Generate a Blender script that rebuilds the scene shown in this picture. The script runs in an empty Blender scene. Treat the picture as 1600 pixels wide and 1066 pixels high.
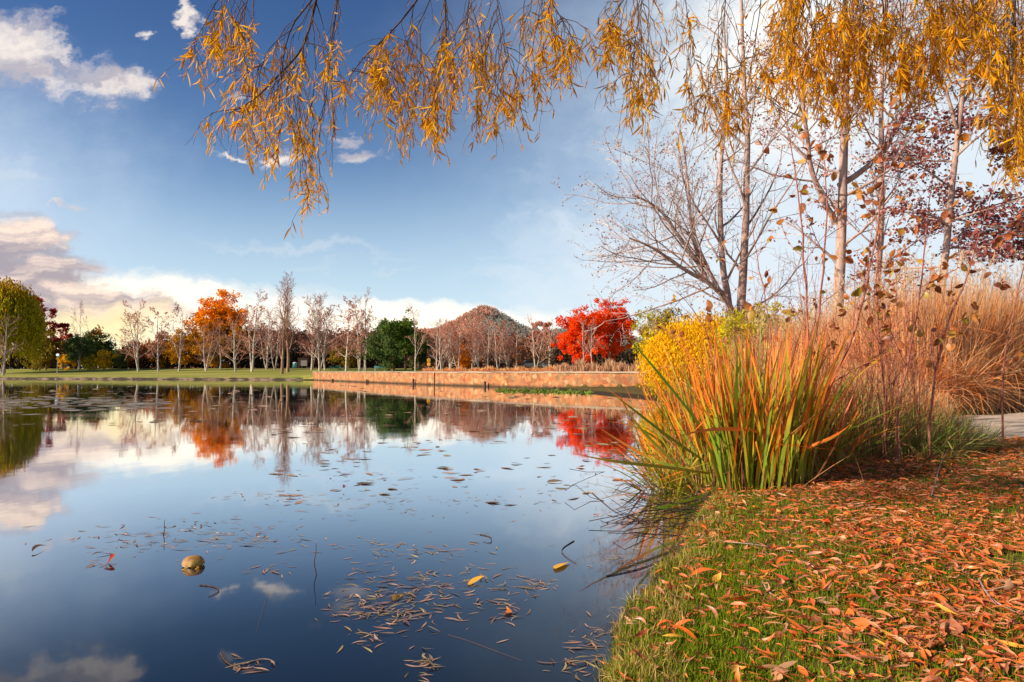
import bpy, math, numpy as np
from math import radians, sin, cos, pi
F=1067.0; PITCH=math.atan(48/F); CAMZ=1.25; HOR=581.0
sc=bpy.context.scene; COL=sc.collection
RNG=np.random.default_rng(7)
ct,st=cos(PITCH),sin(PITCH)
def PX(px,py,D):
    a=(px-800)/F; b=(533-py)/F
    Y=ct-b*st; s=D/Y
    return np.array([a*s,D,CAMZ+(st+b*ct)*s])
def WP(px,py,z=0.0):
    a=(px-800)/F; b=(533-py)/F
    s=(z-CAMZ)/(st+b*ct)
    return np.array([a*s,(ct-b*st)*s,z])
# ------------------------------------------------------------------ objects
def tag(o,label=None,cat=None,group=None,kind=None):
    if label: o['label']=label
    if cat: o['category']=cat
    if group: o['group']=group
    if kind: o['kind']=kind
    return o
def thing(name,label,cat,loc=(0,0,0),group=None,rz=0):
    o=bpy.data.objects.new(name,None); COL.objects.link(o); o.location=[float(v) for v in loc]; o.rotation_euler=(0,0,rz)
    o.empty_display_size=.1
    return tag(o,label,cat,group)
def mk(name,V,Fs,mat,parent=None,attrs=None,smooth=False,rel=None,mats=None,mi=None):
    V=np.asarray(V,np.float32).reshape(-1,3)
    if rel is not None: V=V-np.asarray(rel,np.float32)
    if not isinstance(Fs,list): Fs=[Fs]
    Fs=[np.asarray(f,np.int32) for f in Fs if len(f)]
    me=bpy.data.meshes.new(name)
    me.vertices.add(len(V)); me.vertices.foreach_set('co',V.ravel())
    nl=sum(f.size for f in Fs); npol=sum(len(f) for f in Fs)
    me.loops.add(nl); me.loops.foreach_set('vertex_index',np.concatenate([f.ravel() for f in Fs]))
    tot=np.concatenate([np.full(len(f),f.shape[1],np.int32) for f in Fs])
    me.polygons.add(npol); me.polygons.foreach_set('loop_start',np.concatenate([[0],np.cumsum(tot)[:-1]]).astype(np.int32))
    if mats:
        for m in mats: me.materials.append(m)
        me.polygons.foreach_set('material_index',np.asarray(mi,np.int32))
    elif mat: me.materials.append(mat)
    me.polygons.foreach_set('use_smooth',np.full(npol,bool(smooth)))
    me.update(calc_edges=True)
    for k,a in (attrs or {}).items():
        at=me.attributes.new(k,'FLOAT','POINT'); at.data.foreach_set('value',np.asarray(a,np.float32).ravel())
    o=bpy.data.objects.new(name,me); COL.objects.link(o)
    if parent is not None: o.parent=parent
    return o
def copy_tree(o,loc,rz=0,scale=1.0,name=None):
    c=o.copy(); COL.objects.link(c)
    for ch in list(o.children):
        d=ch.copy(); COL.objects.link(d); d.parent=c
        for g in list(ch.children):
            e=g.copy(); COL.objects.link(e); e.parent=d
    c.location=[float(v) for v in loc]; c.rotation_euler=(0,0,rz)
    c.scale=scale if hasattr(scale,'__len__') else (scale,)*3
    return c
def nrm(v): return v/np.maximum(np.linalg.norm(v,axis=-1,keepdims=True),1e-9)
def smooth(a,b,x):
    t=np.clip((x-a)/(b-a),0,1); return t*t*(3-2*t)
def cat(parts):
    """join (V,F list,attrs) tuples"""
    Vs=[];Fs=[];A={};o=0
    for V,Fl,a in parts:
        V=np.asarray(V).reshape(-1,3)
        if not isinstance(Fl,list): Fl=[Fl]
        Vs.append(V); Fs+= [np.asarray(f)+o for f in Fl if len(f)]; o+=len(V)
        for k,v in a.items(): A.setdefault(k,[]).append(np.asarray(v,float).ravel())
    return np.concatenate(Vs),Fs,{k:np.concatenate(v) for k,v in A.items()}
def tubes(P,R,sides=4,rnd=None):
    P=np.asarray(P,float);R=np.asarray(R,float);B,K,_=P.shape
    T=nrm(np.gradient(P,axis=1)); ov=nrm(P[:,-1]-P[:,0])
    ref=np.where(np.abs(ov[:,2:3])<.8,np.array([[0,0,1.]]),np.array([[1.,0,0]]))
    n=nrm(np.cross(T,ref[:,None,:])); b=np.cross(T,n)
    an=np.arange(sides)/sides*2*pi
    V=P[:,:,None,:]+R[:,:,None,None]*(np.cos(an)[None,None,:,None]*n[:,:,None,:]+np.sin(an)[None,None,:,None]*b[:,:,None,:])
    idx=np.arange(B*K*sides).reshape(B,K,sides); nx=np.roll(idx,-1,2)
    Fq=np.stack([idx[:,:-1],nx[:,:-1],nx[:,1:],idx[:,1:]],-1).reshape(-1,4)
    r=np.repeat(RNG.random(B) if rnd is None else rnd,K*sides)
    t=np.broadcast_to(np.linspace(0,1,K)[None,:,None],(B,K,sides)).ravel()
    return V.reshape(-1,3),[Fq],{'rnd':r,'t':t}
def strips(P,W,S,rnd=None,fold=0.0):
    """P (B,K,3) spine, W (B,K) half width, S side vectors. fold: midrib sink"""
    B,K,_=P.shape; S=np.asarray(S)
    if S.ndim==2: S=np.broadcast_to(S[:,None,:],P.shape)
    T=np.gradient(P,axis=1); S=nrm(S-nrm(T)*np.sum(S*nrm(T),-1,keepdims=True))
    r=RNG.random(B) if rnd is None else rnd
    if fold:
        N=nrm(np.cross(T,S)); V=np.stack([P-S*W[...,None],P-N*(W*fold)[...,None],P+S*W[...,None]],2); m=3
    else:
        V=np.stack([P-S*W[...,None],P+S*W[...,None]],2); m=2
    idx=np.arange(B*K*m).reshape(B,K,m)
    Fq=np.stack([idx[:,:-1,:-1],idx[:,:-1,1:],idx[:,1:,1:],idx[:,1:,:-1]],-1).reshape(-1,4)
    t=np.broadcast_to(np.linspace(0,1,K)[None,:,None],(B,K,m)).ravel()
    return V.reshape(-1,3),[Fq],{'rnd':np.repeat(r,K*m),'t':t}
def leaves(C,D,L,W,rnd=None,rng=RNG):
    """diamond leaves: base C, direction D (unit), length L, half width W"""
    n=len(C); D=nrm(D); S=nrm(np.cross(D,rng.normal(size=(n,3)))); L=np.broadcast_to(L,(n,));W=np.broadcast_to(W,(n,))
    V=np.stack([C,C+D*(L*.45)[:,None]-S*W[:,None],C+D*L[:,None],C+D*(L*.45)[:,None]+S*W[:,None]],1)
    r=rng.random(n) if rnd is None else rnd
    return V.reshape(-1,3),[np.arange(n*4).reshape(n,4)],{'rnd':np.repeat(r,4),'t':np.tile([0,.5,1,.5],n)}
def rand_dir(n,rng): return nrm(rng.normal(size=(n,3)))
def grow(P,R,levels,rng):
    """P (B,K,3) parents; levels list of dicts; returns list of (P,R) per level"""
    out=[]
    for lv in levels:
        B,K,_=P.shape; n=lv['n']; k=lv.get('k',5)
        par=np.repeat(np.arange(B),n); M=len(par)
        u=np.tile((np.arange(n)+.5)/n,B)+rng.uniform(-.5,.5,M)/n
        u=lv.get('u0',.2)+(lv.get('u1',1.)-lv.get('u0',.2))*u
        x=u*(K-1); i=np.minimum(x.astype(int),K-2); f=(x-i)[:,None]
        p0=P[par,i]*(1-f)+P[par,i+1]*f; tan=nrm(P[par,i+1]-P[par,i])
        r0=R[par,i]*(1-f[:,0])+R[par,i+1]*f[:,0]
        plen=np.linalg.norm(np.diff(P,axis=1),axis=-1).sum(1)[par]
        L=plen*lv.get('len',.5)*(1-lv.get('taper',.5)*u)*rng.uniform(.7,1.3,M)
        if 'abslen' in lv: L=lv['abslen']*(1-lv.get('taper',.5)*u)*rng.uniform(.6,1.3,M)
        ang=np.radians(lv.get('ang',45)+rng.normal(0,lv.get('da',10),M))
        az=np.tile(np.arange(n)*2.4,B)+rng.uniform(0,6.28,B)[par]+rng.normal(0,.4,M)
        ref=np.where(np.abs(tan[:,2:3])<.9,np.array([[0,0,1.]]),np.array([[1.,0,0]]))
        a=nrm(np.cross(tan,ref)); b=np.cross(tan,a)
        d=tan*np.cos(ang)[:,None]+(a*np.cos(az)[:,None]+b*np.sin(az)[:,None])*np.sin(ang)[:,None]
        Q=[p0]
        for s in range(k-1):
            d=nrm(d+rng.normal(0,lv.get('wig',.12),(M,3))+np.array([0,0,lv.get('up',0.)]))
            Q.append(Q[-1]+d*(L/(k-1))[:,None])
        P2=np.stack(Q,1)
        ra=np.minimum(r0*lv.get('rr',.6),lv.get('rmax',9)); ra=np.maximum(ra,lv.get('rmin',.004))
        re=np.maximum(ra*.35,lv.get('rmin',.004)*.8)
        R2=ra[:,None]+(re-ra)[:,None]*np.linspace(0,1,k)[None]
        out.append((P2,R2)); P,R=P2,R2
    return out
def sample_cl(P,n,rng,u0=0.,nc=3,sig=.05):
    B,K,_=P.shape; par=rng.integers(0,B,n); cen=u0+(1-u0)*rng.random((B,nc))**.7; x=cen[par,rng.integers(0,nc,n)]+rng.normal(0,sig,n); x=np.clip(x,u0*.8,.999)*(K-1); i=np.minimum(x.astype(int),K-2); f=(x-i)[:,None]
    return P[par,i]*(1-f)+P[par,i+1]*f, nrm(P[par,i+1]-P[par,i])
def poly(pts,k):
    pts=np.asarray(pts,float); s=np.concatenate([[0],np.cumsum(np.linalg.norm(np.diff(pts,axis=0),axis=1))]); s/=s[-1]
    # smooth resample
    t=np.linspace(0,1,k); q=np.stack([np.interp(t,s,pts[:,j]) for j in range(3)],1)
    for _ in range(2): q[1:-1]=(q[:-2]+2*q[1:-1]+q[2:])/4
    return q
def sample_on(P,n,rng,u0=0.,u1=1.):
    B,K,_=P.shape; par=rng.integers(0,B,n); x=rng.uniform(u0,u1,n)*(K-1); i=np.minimum(x.astype(int),K-2); f=(x-i)[:,None]
    return P[par,i]*(1-f)+P[par,i+1]*f, nrm(P[par,i+1]-P[par,i])
# ------------------------------------------------------------------ materials
def lin(c):
    c=np.array(c,float)/255.; return tuple(np.where(c<=.04045,c/12.92,((c+.055)/1.055)**2.4))
class NT:
    def __init__(s,nt): s.nt=nt; nt.nodes.clear()
    def n(s,t,**k):
        nd=s.nt.nodes.new(t)
        for a,v in k.items(): setattr(nd,a,v)
        return nd
    def put(s,sock,v):
        if v is None: return
        if isinstance(v,bpy.types.NodeSocket): s.nt.links.new(v,sock)
        elif isinstance(v,(tuple,list)) and len(v)==3 and sock.type=='RGBA': sock.default_value=(*v,1)
        else: sock.default_value=v
    def m(s,op,a,b=None,c=None,clamp=False):
        nd=s.n('ShaderNodeMath',operation=op,use_clamp=clamp)
        for i,v in enumerate((a,b,c)): s.put(nd.inputs[i],v)
        return nd.outputs[0]
    def ss(s,a,b,x):
        nd=s.n('ShaderNodeMapRange',interpolation_type='SMOOTHSTEP'); s.put(nd.inputs[0],x); nd.inputs[1].default_value=a; nd.inputs[2].default_value=b
        return nd.outputs[0]
    def mix(s,f,a,b,mode='MIX'):
        nd=s.n('ShaderNodeMix',data_type='RGBA',blend_type=mode); s.put(nd.inputs[0],f); s.put(nd.inputs[6],a); s.put(nd.inputs[7],b); return nd.outputs[2]
    def noise(s,vec,scale,detail=3,rough=.5,out=0):
        nd=s.n('ShaderNodeTexNoise'); s.put(nd.inputs['Vector'],vec); nd.inputs['Scale'].default_value=scale; nd.inputs['Detail'].default_value=detail; nd.inputs['Roughness'].default_value=rough
        return nd.outputs[out]
    def ramp(s,f,stops,interp='LINEAR'):
        nd=s.n('ShaderNodeValToRGB'); s.put(nd.inputs[0],f); cr=nd.color_ramp; cr.interpolation=interp
        while len(cr.elements)>1: cr.elements.remove(cr.elements[0])
        for i,(p,c) in enumerate(stops):
            e=cr.elements[0] if i==0 else cr.elements.new(p)
            e.position=p; e.color=(*c,1)
        return nd.outputs[0]
    def vscale(s,vec,sc_):
        nd=s.n('ShaderNodeMapping'); s.put(nd.inputs[0],vec); nd.inputs['Scale'].default_value=sc_; return nd.outputs[0]
def newmat(name):
    m=bpy.data.materials.new(name); m.use_nodes=True; return m,NT(m.node_tree)
def attr(n,name):
    return n.n('ShaderNodeAttribute',attribute_name=name).outputs['Fac']
def leafmat(name,cols,tcols=None,tr=.35,gloss=0.,rough=.5,bump=None):
    """cols: list of linear colours chosen per leaf; tcols: colours along the leaf mixed by t"""
    m,n=newmat(name)
    c=n.ramp(attr(n,'rnd'),[(i/max(1,len(cols)-1),c) for i,c in enumerate(cols)])
    if tcols:
        tt=n.m('ADD',attr(n,'t'),n.m('MULTIPLY',n.m('SUBTRACT',attr(n,'rnd'),.5),.9))
        c2=n.ramp(tt,tcols); c=n.mix(.75,c,c2)
    geo=n.n('ShaderNodeNewGeometry')
    nz=n.noise(geo.outputs['Position'],2.5 if bump is None else bump,2)
    v=n.n('ShaderNodeHueSaturation'); n.put(v.inputs['Color'],c); n.put(v.inputs['Value'],n.m('MULTIPLY_ADD',nz,.5,.75)); c=v.outputs[0]
    d=n.n('ShaderNodeBsdfDiffuse'); n.put(d.inputs[0],c); t=n.n('ShaderNodeBsdfTranslucent'); n.put(t.inputs[0],c)
    mx=n.n('ShaderNodeMixShader'); mx.inputs[0].default_value=tr; n.nt.links.new(d.outputs[0],mx.inputs[1]); n.nt.links.new(t.outputs[0],mx.inputs[2]); o=mx.outputs[0]
    if gloss:
        g=n.n('ShaderNodeBsdfGlossy'); g.inputs['Roughness'].default_value=rough; g.inputs[0].default_value=(1,1,1,1)
        m2=n.n('ShaderNodeMixShader'); m2.inputs[0].default_value=gloss; n.nt.links.new(o,m2.inputs[1]); n.nt.links.new(g.outputs[0],m2.inputs[2]); o=m2.outputs[0]
    out=n.n('ShaderNodeOutputMaterial'); n.nt.links.new(o,out.inputs[0]); return m
def diffmat(name,fn,rough=.8,spec=.3,bumpfn=None,bstr=.5,bdist=.02,metal=0):
    m,n=newmat(name); p=n.n('ShaderNodeBsdfPrincipled'); n.put(p.inputs['Base Color'],fn(n)); p.inputs['Roughness'].default_value=rough
    p.inputs['Specular IOR Level'].default_value=spec; p.inputs['Metallic'].default_value=metal
    if bumpfn:
        b=n.n('ShaderNodeBump'); b.inputs['Strength'].default_value=bstr; b.inputs['Distance'].default_value=bdist; n.put(b.inputs['Height'],bumpfn(n)); n.put(p.inputs['Normal'],b.outputs[0])
    out=n.n('ShaderNodeOutputMaterial'); n.nt.links.new(p.outputs[0],out.inputs[0]); return m
def pos(n): return n.n('ShaderNodeNewGeometry').outputs['Position']
def objc(n): return n.n('ShaderNodeTexCoord').outputs['Object']
def bark(name,a,b,scale=8,stretch=.25,dark=None):
    def fn(n):
        v=n.vscale(objc(n),(1,1,stretch)); c=n.mix(n.ss(.35,.65,n.noise(v,scale,4,.65)),a,b)
        if dark: c=n.mix(n.ss(.58,.66,n.noise(n.vscale(objc(n),(1,1,3)),scale*.6,3,.6)),c,dark)
        return c
    return diffmat(name,fn,.85,.2,lambda n:n.noise(n.vscale(objc(n),(1,1,stretch)),scale*2,4,.7),.6,.03)
M={}
M['birch']=bark('birch_bark',(.6,.52,.44),(.36,.28,.23),4,.5,(.08,.06,.055))
M['twig_mauve']=bark('mauve_twigs',(.26,.1,.07),(.42,.19,.13),3,1)
M['twig_pale']=bark('pale_twigs',(.42,.22,.16),(.52,.25,.16),3,1)
M['twig_orange']=bark('orange_twigs',(.55,.2,.1),(.42,.14,.09),3,1)
M['bark_brown']=bark('brown_bark',(.2,.12,.08),(.32,.2,.12),6)
M['bark_grey']=bark('pinkish_grey_bark',(.45,.3,.24),(.27,.17,.14),9,.3)
M['twig_grey']=bark('grey_violet_twigs',(.42,.35,.34),(.56,.46,.42),4,1)
M['bark_dark']=bark('dark_bark',(.045,.028,.02),(.09,.05,.035),20); M['willow_twig']=bark('willow_twig',(.16,.08,.04),(.09,.045,.03),20)
M['sap']=bark('red_brown_stem',(.25,.07,.045),(.38,.15,.1),25)
def LM(name,cols,**k): M[name]=leafmat(name,cols,**k)
LM('leaf_yellowgreen',[(.24,.25,.012),(.55,.42,.02),(.36,.34,.02),(.7,.46,.02)],tr=.45)
LM('leaf_crimson',[(.3,.03,.03),(.5,.05,.04),(.38,.08,.04)],tr=.45)
LM('leaf_olive',[(.12,.1,.015),(.32,.25,.03),(.2,.12,.02),(.45,.28,.03)],tr=.45)
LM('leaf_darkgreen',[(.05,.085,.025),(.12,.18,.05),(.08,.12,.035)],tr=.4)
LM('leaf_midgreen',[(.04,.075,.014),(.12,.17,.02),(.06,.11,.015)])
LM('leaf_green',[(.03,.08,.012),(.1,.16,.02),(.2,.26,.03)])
LM('leaf_yellow',[(.85,.46,.01),(.95,.56,.012),(.65,.38,.012),(.75,.52,.02)],tr=.45)
LM('leaf_chartreuse',[(.4,.4,.01),(.6,.5,.012),(.25,.32,.01)])
LM('leaf_gold',[(.25,.12,.01),(.55,.25,.01),(.4,.2,.015)])
LM('leaf_orange',[(.9,.26,.012),(.95,.36,.015),(.85,.22,.01),(.95,.42,.02)],tr=.45)
LM('leaf_rust',[(.35,.1,.03),(.55,.18,.06),(.25,.08,.03),(.45,.2,.06)])
LM('leaf_mauve',[(.24,.11,.08),(.38,.17,.12),(.18,.08,.06),(.34,.17,.12)],tr=.4)
LM('leaf_pink',[(.5,.18,.12),(.65,.27,.17),(.4,.14,.1)])
LM('leaf_red',[(.92,.07,.012),(.95,.14,.015),(.85,.05,.01),(.95,.24,.03)],tr=.5)
LM('leaf_maroon',[(.2,.05,.05),(.34,.1,.09),(.26,.07,.06),(.42,.14,.1)],tr=.35)
LM('leaf_willow',[(.75,.33,.015),(.9,.47,.02),(.55,.2,.01),(.95,.56,.03),(.82,.38,.02),(.4,.16,.02)],tr=.55)
LM('leaf_sapling',[(.28,.07,.02),(.5,.14,.025),(.2,.05,.02),(.6,.22,.03),(.38,.3,.03)],tr=.35,gloss=.04,bump=60)
LM('blade',[(.1,.22,.015),(.85,.2,.012),(.3,.34,.02),(.7,.45,.03),(.9,.13,.012)],tcols=[(0,(.13,.22,.012)),(.44,(.13,.28,.015)),(.58,(.55,.4,.03)),(.72,(.9,.15,.008)),(1,(.55,.1,.02))],tr=.3,gloss=.02,bump=12)
LM('blade_dead',[(.3,.14,.06),(.55,.28,.12),(.16,.07,.04),(.5,.16,.05)],tr=.2,bump=12)
LM('blade_green',[(.14,.24,.03),(.34,.38,.07),(.22,.3,.05),(.6,.48,.2),(.42,.24,.08)],tr=.3,bump=8)
LM('tallgrass',[(.75,.32,.1),(.85,.45,.17),(.5,.2,.07),(.7,.38,.17),(.85,.34,.11)],tcols=[(0,(.6,.11,.03)),(.45,(.8,.25,.07)),(.78,(.6,.33,.14)),(1,(.55,.4,.24))],tr=.3,bump=.8)
LM('reed_beige',[(.5,.28,.15),(.6,.36,.2),(.4,.2,.11),(.55,.25,.13)],tr=.3,bump=1)
LM('plume',[(.62,.45,.28),(.8,.62,.42),(.5,.34,.2)],tr=.4,bump=2)
LM('grass',[(.06,.14,.006),(.2,.26,.012),(.12,.19,.01),(.36,.32,.03)],tr=.35,bump=1.5)
LM('dry_grass',[(.5,.32,.1),(.35,.25,.06),(.62,.42,.16)],tr=.3,bump=4)
LC={'orange':[(.75,.17,.02),(.62,.12,.015),(.8,.25,.03)],'rust':[(.34,.05,.015),(.45,.07,.018),(.25,.035,.012)],'tan':[(.45,.25,.12),(.34,.17,.08),(.55,.32,.17)],'pink_tan':[(.5,.2,.1),(.58,.25,.14),(.4,.14,.07)],'amber':[(.75,.35,.03),(.8,.42,.05),(.6,.28,.03)]}
for k,c in LC.items(): LM('litter_'+k,c,tr=.2,gloss=.05,rough=.45,bump=40)
LM('litter',[(.3,.06,.02),(.72,.13,.015),(.2,.06,.025),(.62,.22,.08),(.75,.2,.025),(.45,.15,.07),(.7,.11,.02),(.62,.34,.18),(.6,.14,.03)],tr=.2,gloss=.03,bump=20)
LM('float_leaf',[(.24,.14,.09),(.42,.26,.19),(.15,.09,.06),(.36,.28,.12),(.52,.34,.25),(.48,.2,.08)],tr=.15,gloss=.06,bump=30)
LM('weed',[(.08,.15,.02),(.18,.24,.03),(.16,.17,.06)],tr=.2)
# ------------------------------------------------------------------ shoreline and terrain
near=[WP(*p) for p in [(930,1066),(950,1025),(975,985),(992,950),(1020,912),(1050,885),(1072,850),(1088,815),(1098,792)]]
WALL=np.array([(2.8,50.3),(-8.7,66.6),(-19,83.5),(-30,103)])
WALLX=np.array([(22,33),(14,39.5),(8.7,44.6)]+WALL.tolist())
LEFT=np.array([(-30,103),(-45,108),(-91,120.5),(-150,140),(-230,150)])
LAKE=np.array([p[:2] for p in near]+[(1.85,7.6),(1.9,9),(2.6,12),(4,18),(5.4,25),(6.7,31),(6.1,34.5),(5.3,38),(4.2,44),(3.3,49)]+WALL.tolist()+LEFT[1:].tolist()+[(-260,80),(-200,-30),(-60,-22),(-10,-8),(-2,-2.5),(-.5,-.3),(.05,1.2),(.28,2.2)])
def seg_d(x,y,A,Bp):
    A=np.asarray(A);Bp=np.asarray(Bp);d=Bp-A; t=np.clip(((x-A[0])*d[0]+(y-A[1])*d[1])/(d@d),0,1)
    return np.hypot(x-A[0]-t*d[0],y-A[1]-t*d[1])
def pl_d(x,y,PL): return np.min([seg_d(x,y,PL[i],PL[i+1]) for i in range(len(PL)-1)],axis=0)
def sdist(x,y):
    x=np.asarray(x,float);y=np.asarray(y,float)
    L=np.vstack([LAKE,LAKE[:1]]); d=pl_d(x,y,L); ins=np.zeros(x.shape,bool)
    for i in range(len(LAKE)):
        (x0,y0),(x1,y1)=L[i],L[i+1]; c=((y0>y)!=(y1>y)); 
        with np.errstate(all='ignore'): ins^= c&(x<(x1-x0)*(y-y0)/(y1-y0+1e-12)+x0)
    return np.where(ins,-d,d)
def hn(x,y):
    return (np.sin(x*1.7+.3)*np.cos(y*1.3+1)+.6*np.sin(x*3.9+y*2.2)+.4*np.sin(y*5.1-x*2.7+2))/2
def H(x,y):
    x=np.asarray(x,float);y=np.asarray(y,float); s=sdist(x,y); s=s+np.where(y<12,.035*np.sin(7*x+5*y)+.03*np.sin(17*y-11*x)+.02*np.sin(29*x+23*y),0)
    dw=pl_d(x,y,WALLX); dl=pl_d(x,y,LEFT)
    lo=-.12-.5*smooth(0,-2,s)
    nearp=.13*smooth(-.08,.16,s)+.1*smooth(.1,1.2,s)+.2*smooth(2,7,s)*smooth(4,14,y)+.015*hn(x*2,y*2)*smooth(0,.5,s)
    nearp=nearp+.8*smooth(20,40,y)*smooth(3,9,s)
    nearp=np.where(s>-.08,nearp,0)+np.where(s<.16,-.12*(1-smooth(-.08,.1,s)),0)-.5*smooth(-.08,-2,s)
    wl=smooth(.35,.7,dw)*1.24+.012*np.clip(dw-5,0,60); wl=np.where(s>0,wl,lo)
    lf=smooth(.3,.7,dl)*.3+.055*np.clip(dl-.5,0,30)+.005*np.clip(dl-30,0,400); lf=np.where(s>0,lf,lo)
    far=smooth(28,60,y)
    # wall against left bank: by which polyline is nearer
    k=smooth(-6,6,dl-dw); fz=lf*(1-k)+wl*k
    wz=np.where((dw<14)&(y>33)&(s>0)&(x<30),1.,0.)
    # behind the wall line
    fz2=np.where(k>.5,np.where(s>0,np.where(dw<.35,-.1,fz),fz),fz)
    isfar=((y>34)&behind_wall(x,y))|((x<2.8)&(y>46))
    z=np.where(isfar,fz2,nearp)
    return z
def behind_wall(x,y):
    # land side of the extended wall line (beyond it seen from the camera)
    xs=WALLX[::-1,0]; ys=WALLX[::-1,1]
    return y>np.interp(x,xs,ys)
def h1(x,y): return float(H(np.array([x]),np.array([y]))[0])
ang=np.concatenate([np.linspace(-180,-52,40)[:-1],np.linspace(-52,52,680),np.linspace(52,180,40)[1:-1]])
rad=np.exp(np.linspace(np.log(.25),np.log(3500),520))
A_,R_=np.meshgrid(np.radians(ang),rad,indexing='ij'); X=R_*np.sin(A_); Y=R_*np.cos(A_); Z=H(X,Y)
na,nr=X.shape; idx=np.arange(na*nr).reshape(na,nr); nx=np.roll(idx,-1,0)
Fq=np.stack([idx[:,:-1],idx[:,1:],nx[:,1:],nx[:,:-1]],-1).reshape(-1,4)
V=np.stack([X,Y,Z],-1).reshape(-1,3); V=np.vstack([V,[[0,0,h1(.01,.01)]]])
tri=np.stack([idx[:,0],nx[:,0],np.full(na,len(V)-1)],-1)
def ground_col(n):
    p=pos(n); sx=n.n('ShaderNodeSeparateXYZ'); n.put(sx.inputs[0],p)
    g=n.mix(n.noise(p,1.2,3),(.05,.075,.012),(.12,.1,.03)); g=n.mix(n.ss(.4,.7,n.noise(p,14,4,.7)),g,(.16,.06,.025))
    lawn=n.mix(n.ss(.35,.65,n.noise(n.vscale(p,(.06,.5,1)),1.0,4,.6)),(.2,.21,.035),(.34,.29,.075))
    lawn=n.mix(n.ss(.5,.62,n.noise(n.vscale(p,(.02,.15,1)),1.3,3)),lawn,(.13,.18,.02))
    far=n.ss(50,95,sx.outputs[1]); c=n.mix(far,g,lawn)
    mud=n.ss(.17,.08,n.m('ADD',sx.outputs[2],n.m('MULTIPLY_ADD',n.noise(p,5,3),.1,-.05))); c=n.mix(mud,c,(.035,.024,.015)); return c
M['ground']=diffmat('grassy_ground',ground_col,.95,.1,lambda n:n.noise(pos(n),30,4,.7),.7,.02)
tag(mk('ground',V,[Fq,tri],M['ground'],smooth=True),kind='structure')
# lake sheet
def lakemat():
    m,n=newmat('lake_water'); b=n.n('ShaderNodeBump'); b.inputs['Strength'].default_value=1; b.inputs['Distance'].default_value=.0011
    n.put(b.inputs['Height'],n.noise(n.vscale(pos(n),(1,.55,1)),2.2,3,.5))
    lw=n.n('ShaderNodeLayerWeight'); lw.inputs['Blend'].default_value=.5
    f=n.ramp(lw.outputs['Facing'],[(0,(.03,)*3),(.45,(.06,)*3),(.58,(.085,)*3),(.68,(.22,)*3),(.77,(.55,)*3),(.85,(.88,)*3),(.96,(.95,)*3)])
    d=n.n('ShaderNodeBsdfDiffuse'); n.put(d.inputs[0],n.mix(n.noise(pos(n),.35,3),(.003,.009,.022),(.008,.014,.022)))
    g=n.n('ShaderNodeBsdfGlossy'); n.put(g.inputs['Roughness'],n.m('MULTIPLY_ADD',n.ss(.45,.7,n.noise(n.vscale(pos(n),(.25,1,1)),.5,3)),.03,.03)); g.inputs[0].default_value=(1,1,1,1); n.put(g.inputs['Normal'],b.outputs[0])
    mx=n.n('ShaderNodeMixShader'); n.put(mx.inputs[0],f); n.nt.links.new(d.outputs[0],mx.inputs[1]); n.nt.links.new(g.outputs[0],mx.inputs[2])
    o=n.n('ShaderNodeOutputMaterial'); n.nt.links.new(mx.outputs[0],o.inputs[0]); return m
gx=np.linspace(-320,30,8); gy=np.linspace(-60,165,8); GX,GY=np.meshgrid(gx,gy,indexing='ij'); ii=np.arange(64).reshape(8,8)
tag(mk('lake_water',np.stack([GX,GY,GX*0],-1).reshape(-1,3),np.stack([ii[:-1,:-1],ii[1:,:-1],ii[1:,1:],ii[:-1,1:]],-1).reshape(-1,4),lakemat()),kind='structure')
# ------------------------------------------------------------------ wall & kerbs
def ribbon(PL,prof,step=1.0,jit=0.,seed=0):
    """sweep profile [(offset away from lake,z)...] closed along polyline; offset to the land (left of direction)"""
    rng=np.random.default_rng(seed); PL=np.asarray(PL,float); L=np.linalg.norm(np.diff(PL,axis=0),axis=1); s=np.concatenate([[0],np.cumsum(L)])
    n=max(2,int(s[-1]/step)); t=np.linspace(0,s[-1],n); P=np.stack([np.interp(t,s,PL[:,j]) for j in (0,1)],1)
    T=nrm(np.gradient(P,axis=0)); N=np.stack([T[:,1],-T[:,0]],1)
    k=len(prof); pr=np.array(prof); V=np.zeros((n,k,3)); j=rng.normal(0,jit,(n,k,2)) if jit else np.zeros((n,k,2))
    V[:,:,:2]=P[:,None]+N[:,None]*(pr[None,:,0,None]+j[:,:,:1]); V[:,:,2]=pr[None,:,1]+j[:,:,1]
    idx=np.arange(n*k).reshape(n,k); nx=np.roll(idx,-1,1)
    Fq=np.stack([idx[:-1],nx[:-1],nx[1:],idx[1:]],-1).reshape(-1,4)
    return V.reshape(-1,3),[Fq,idx[0][None,::-1],idx[-1][None]],{}
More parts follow.
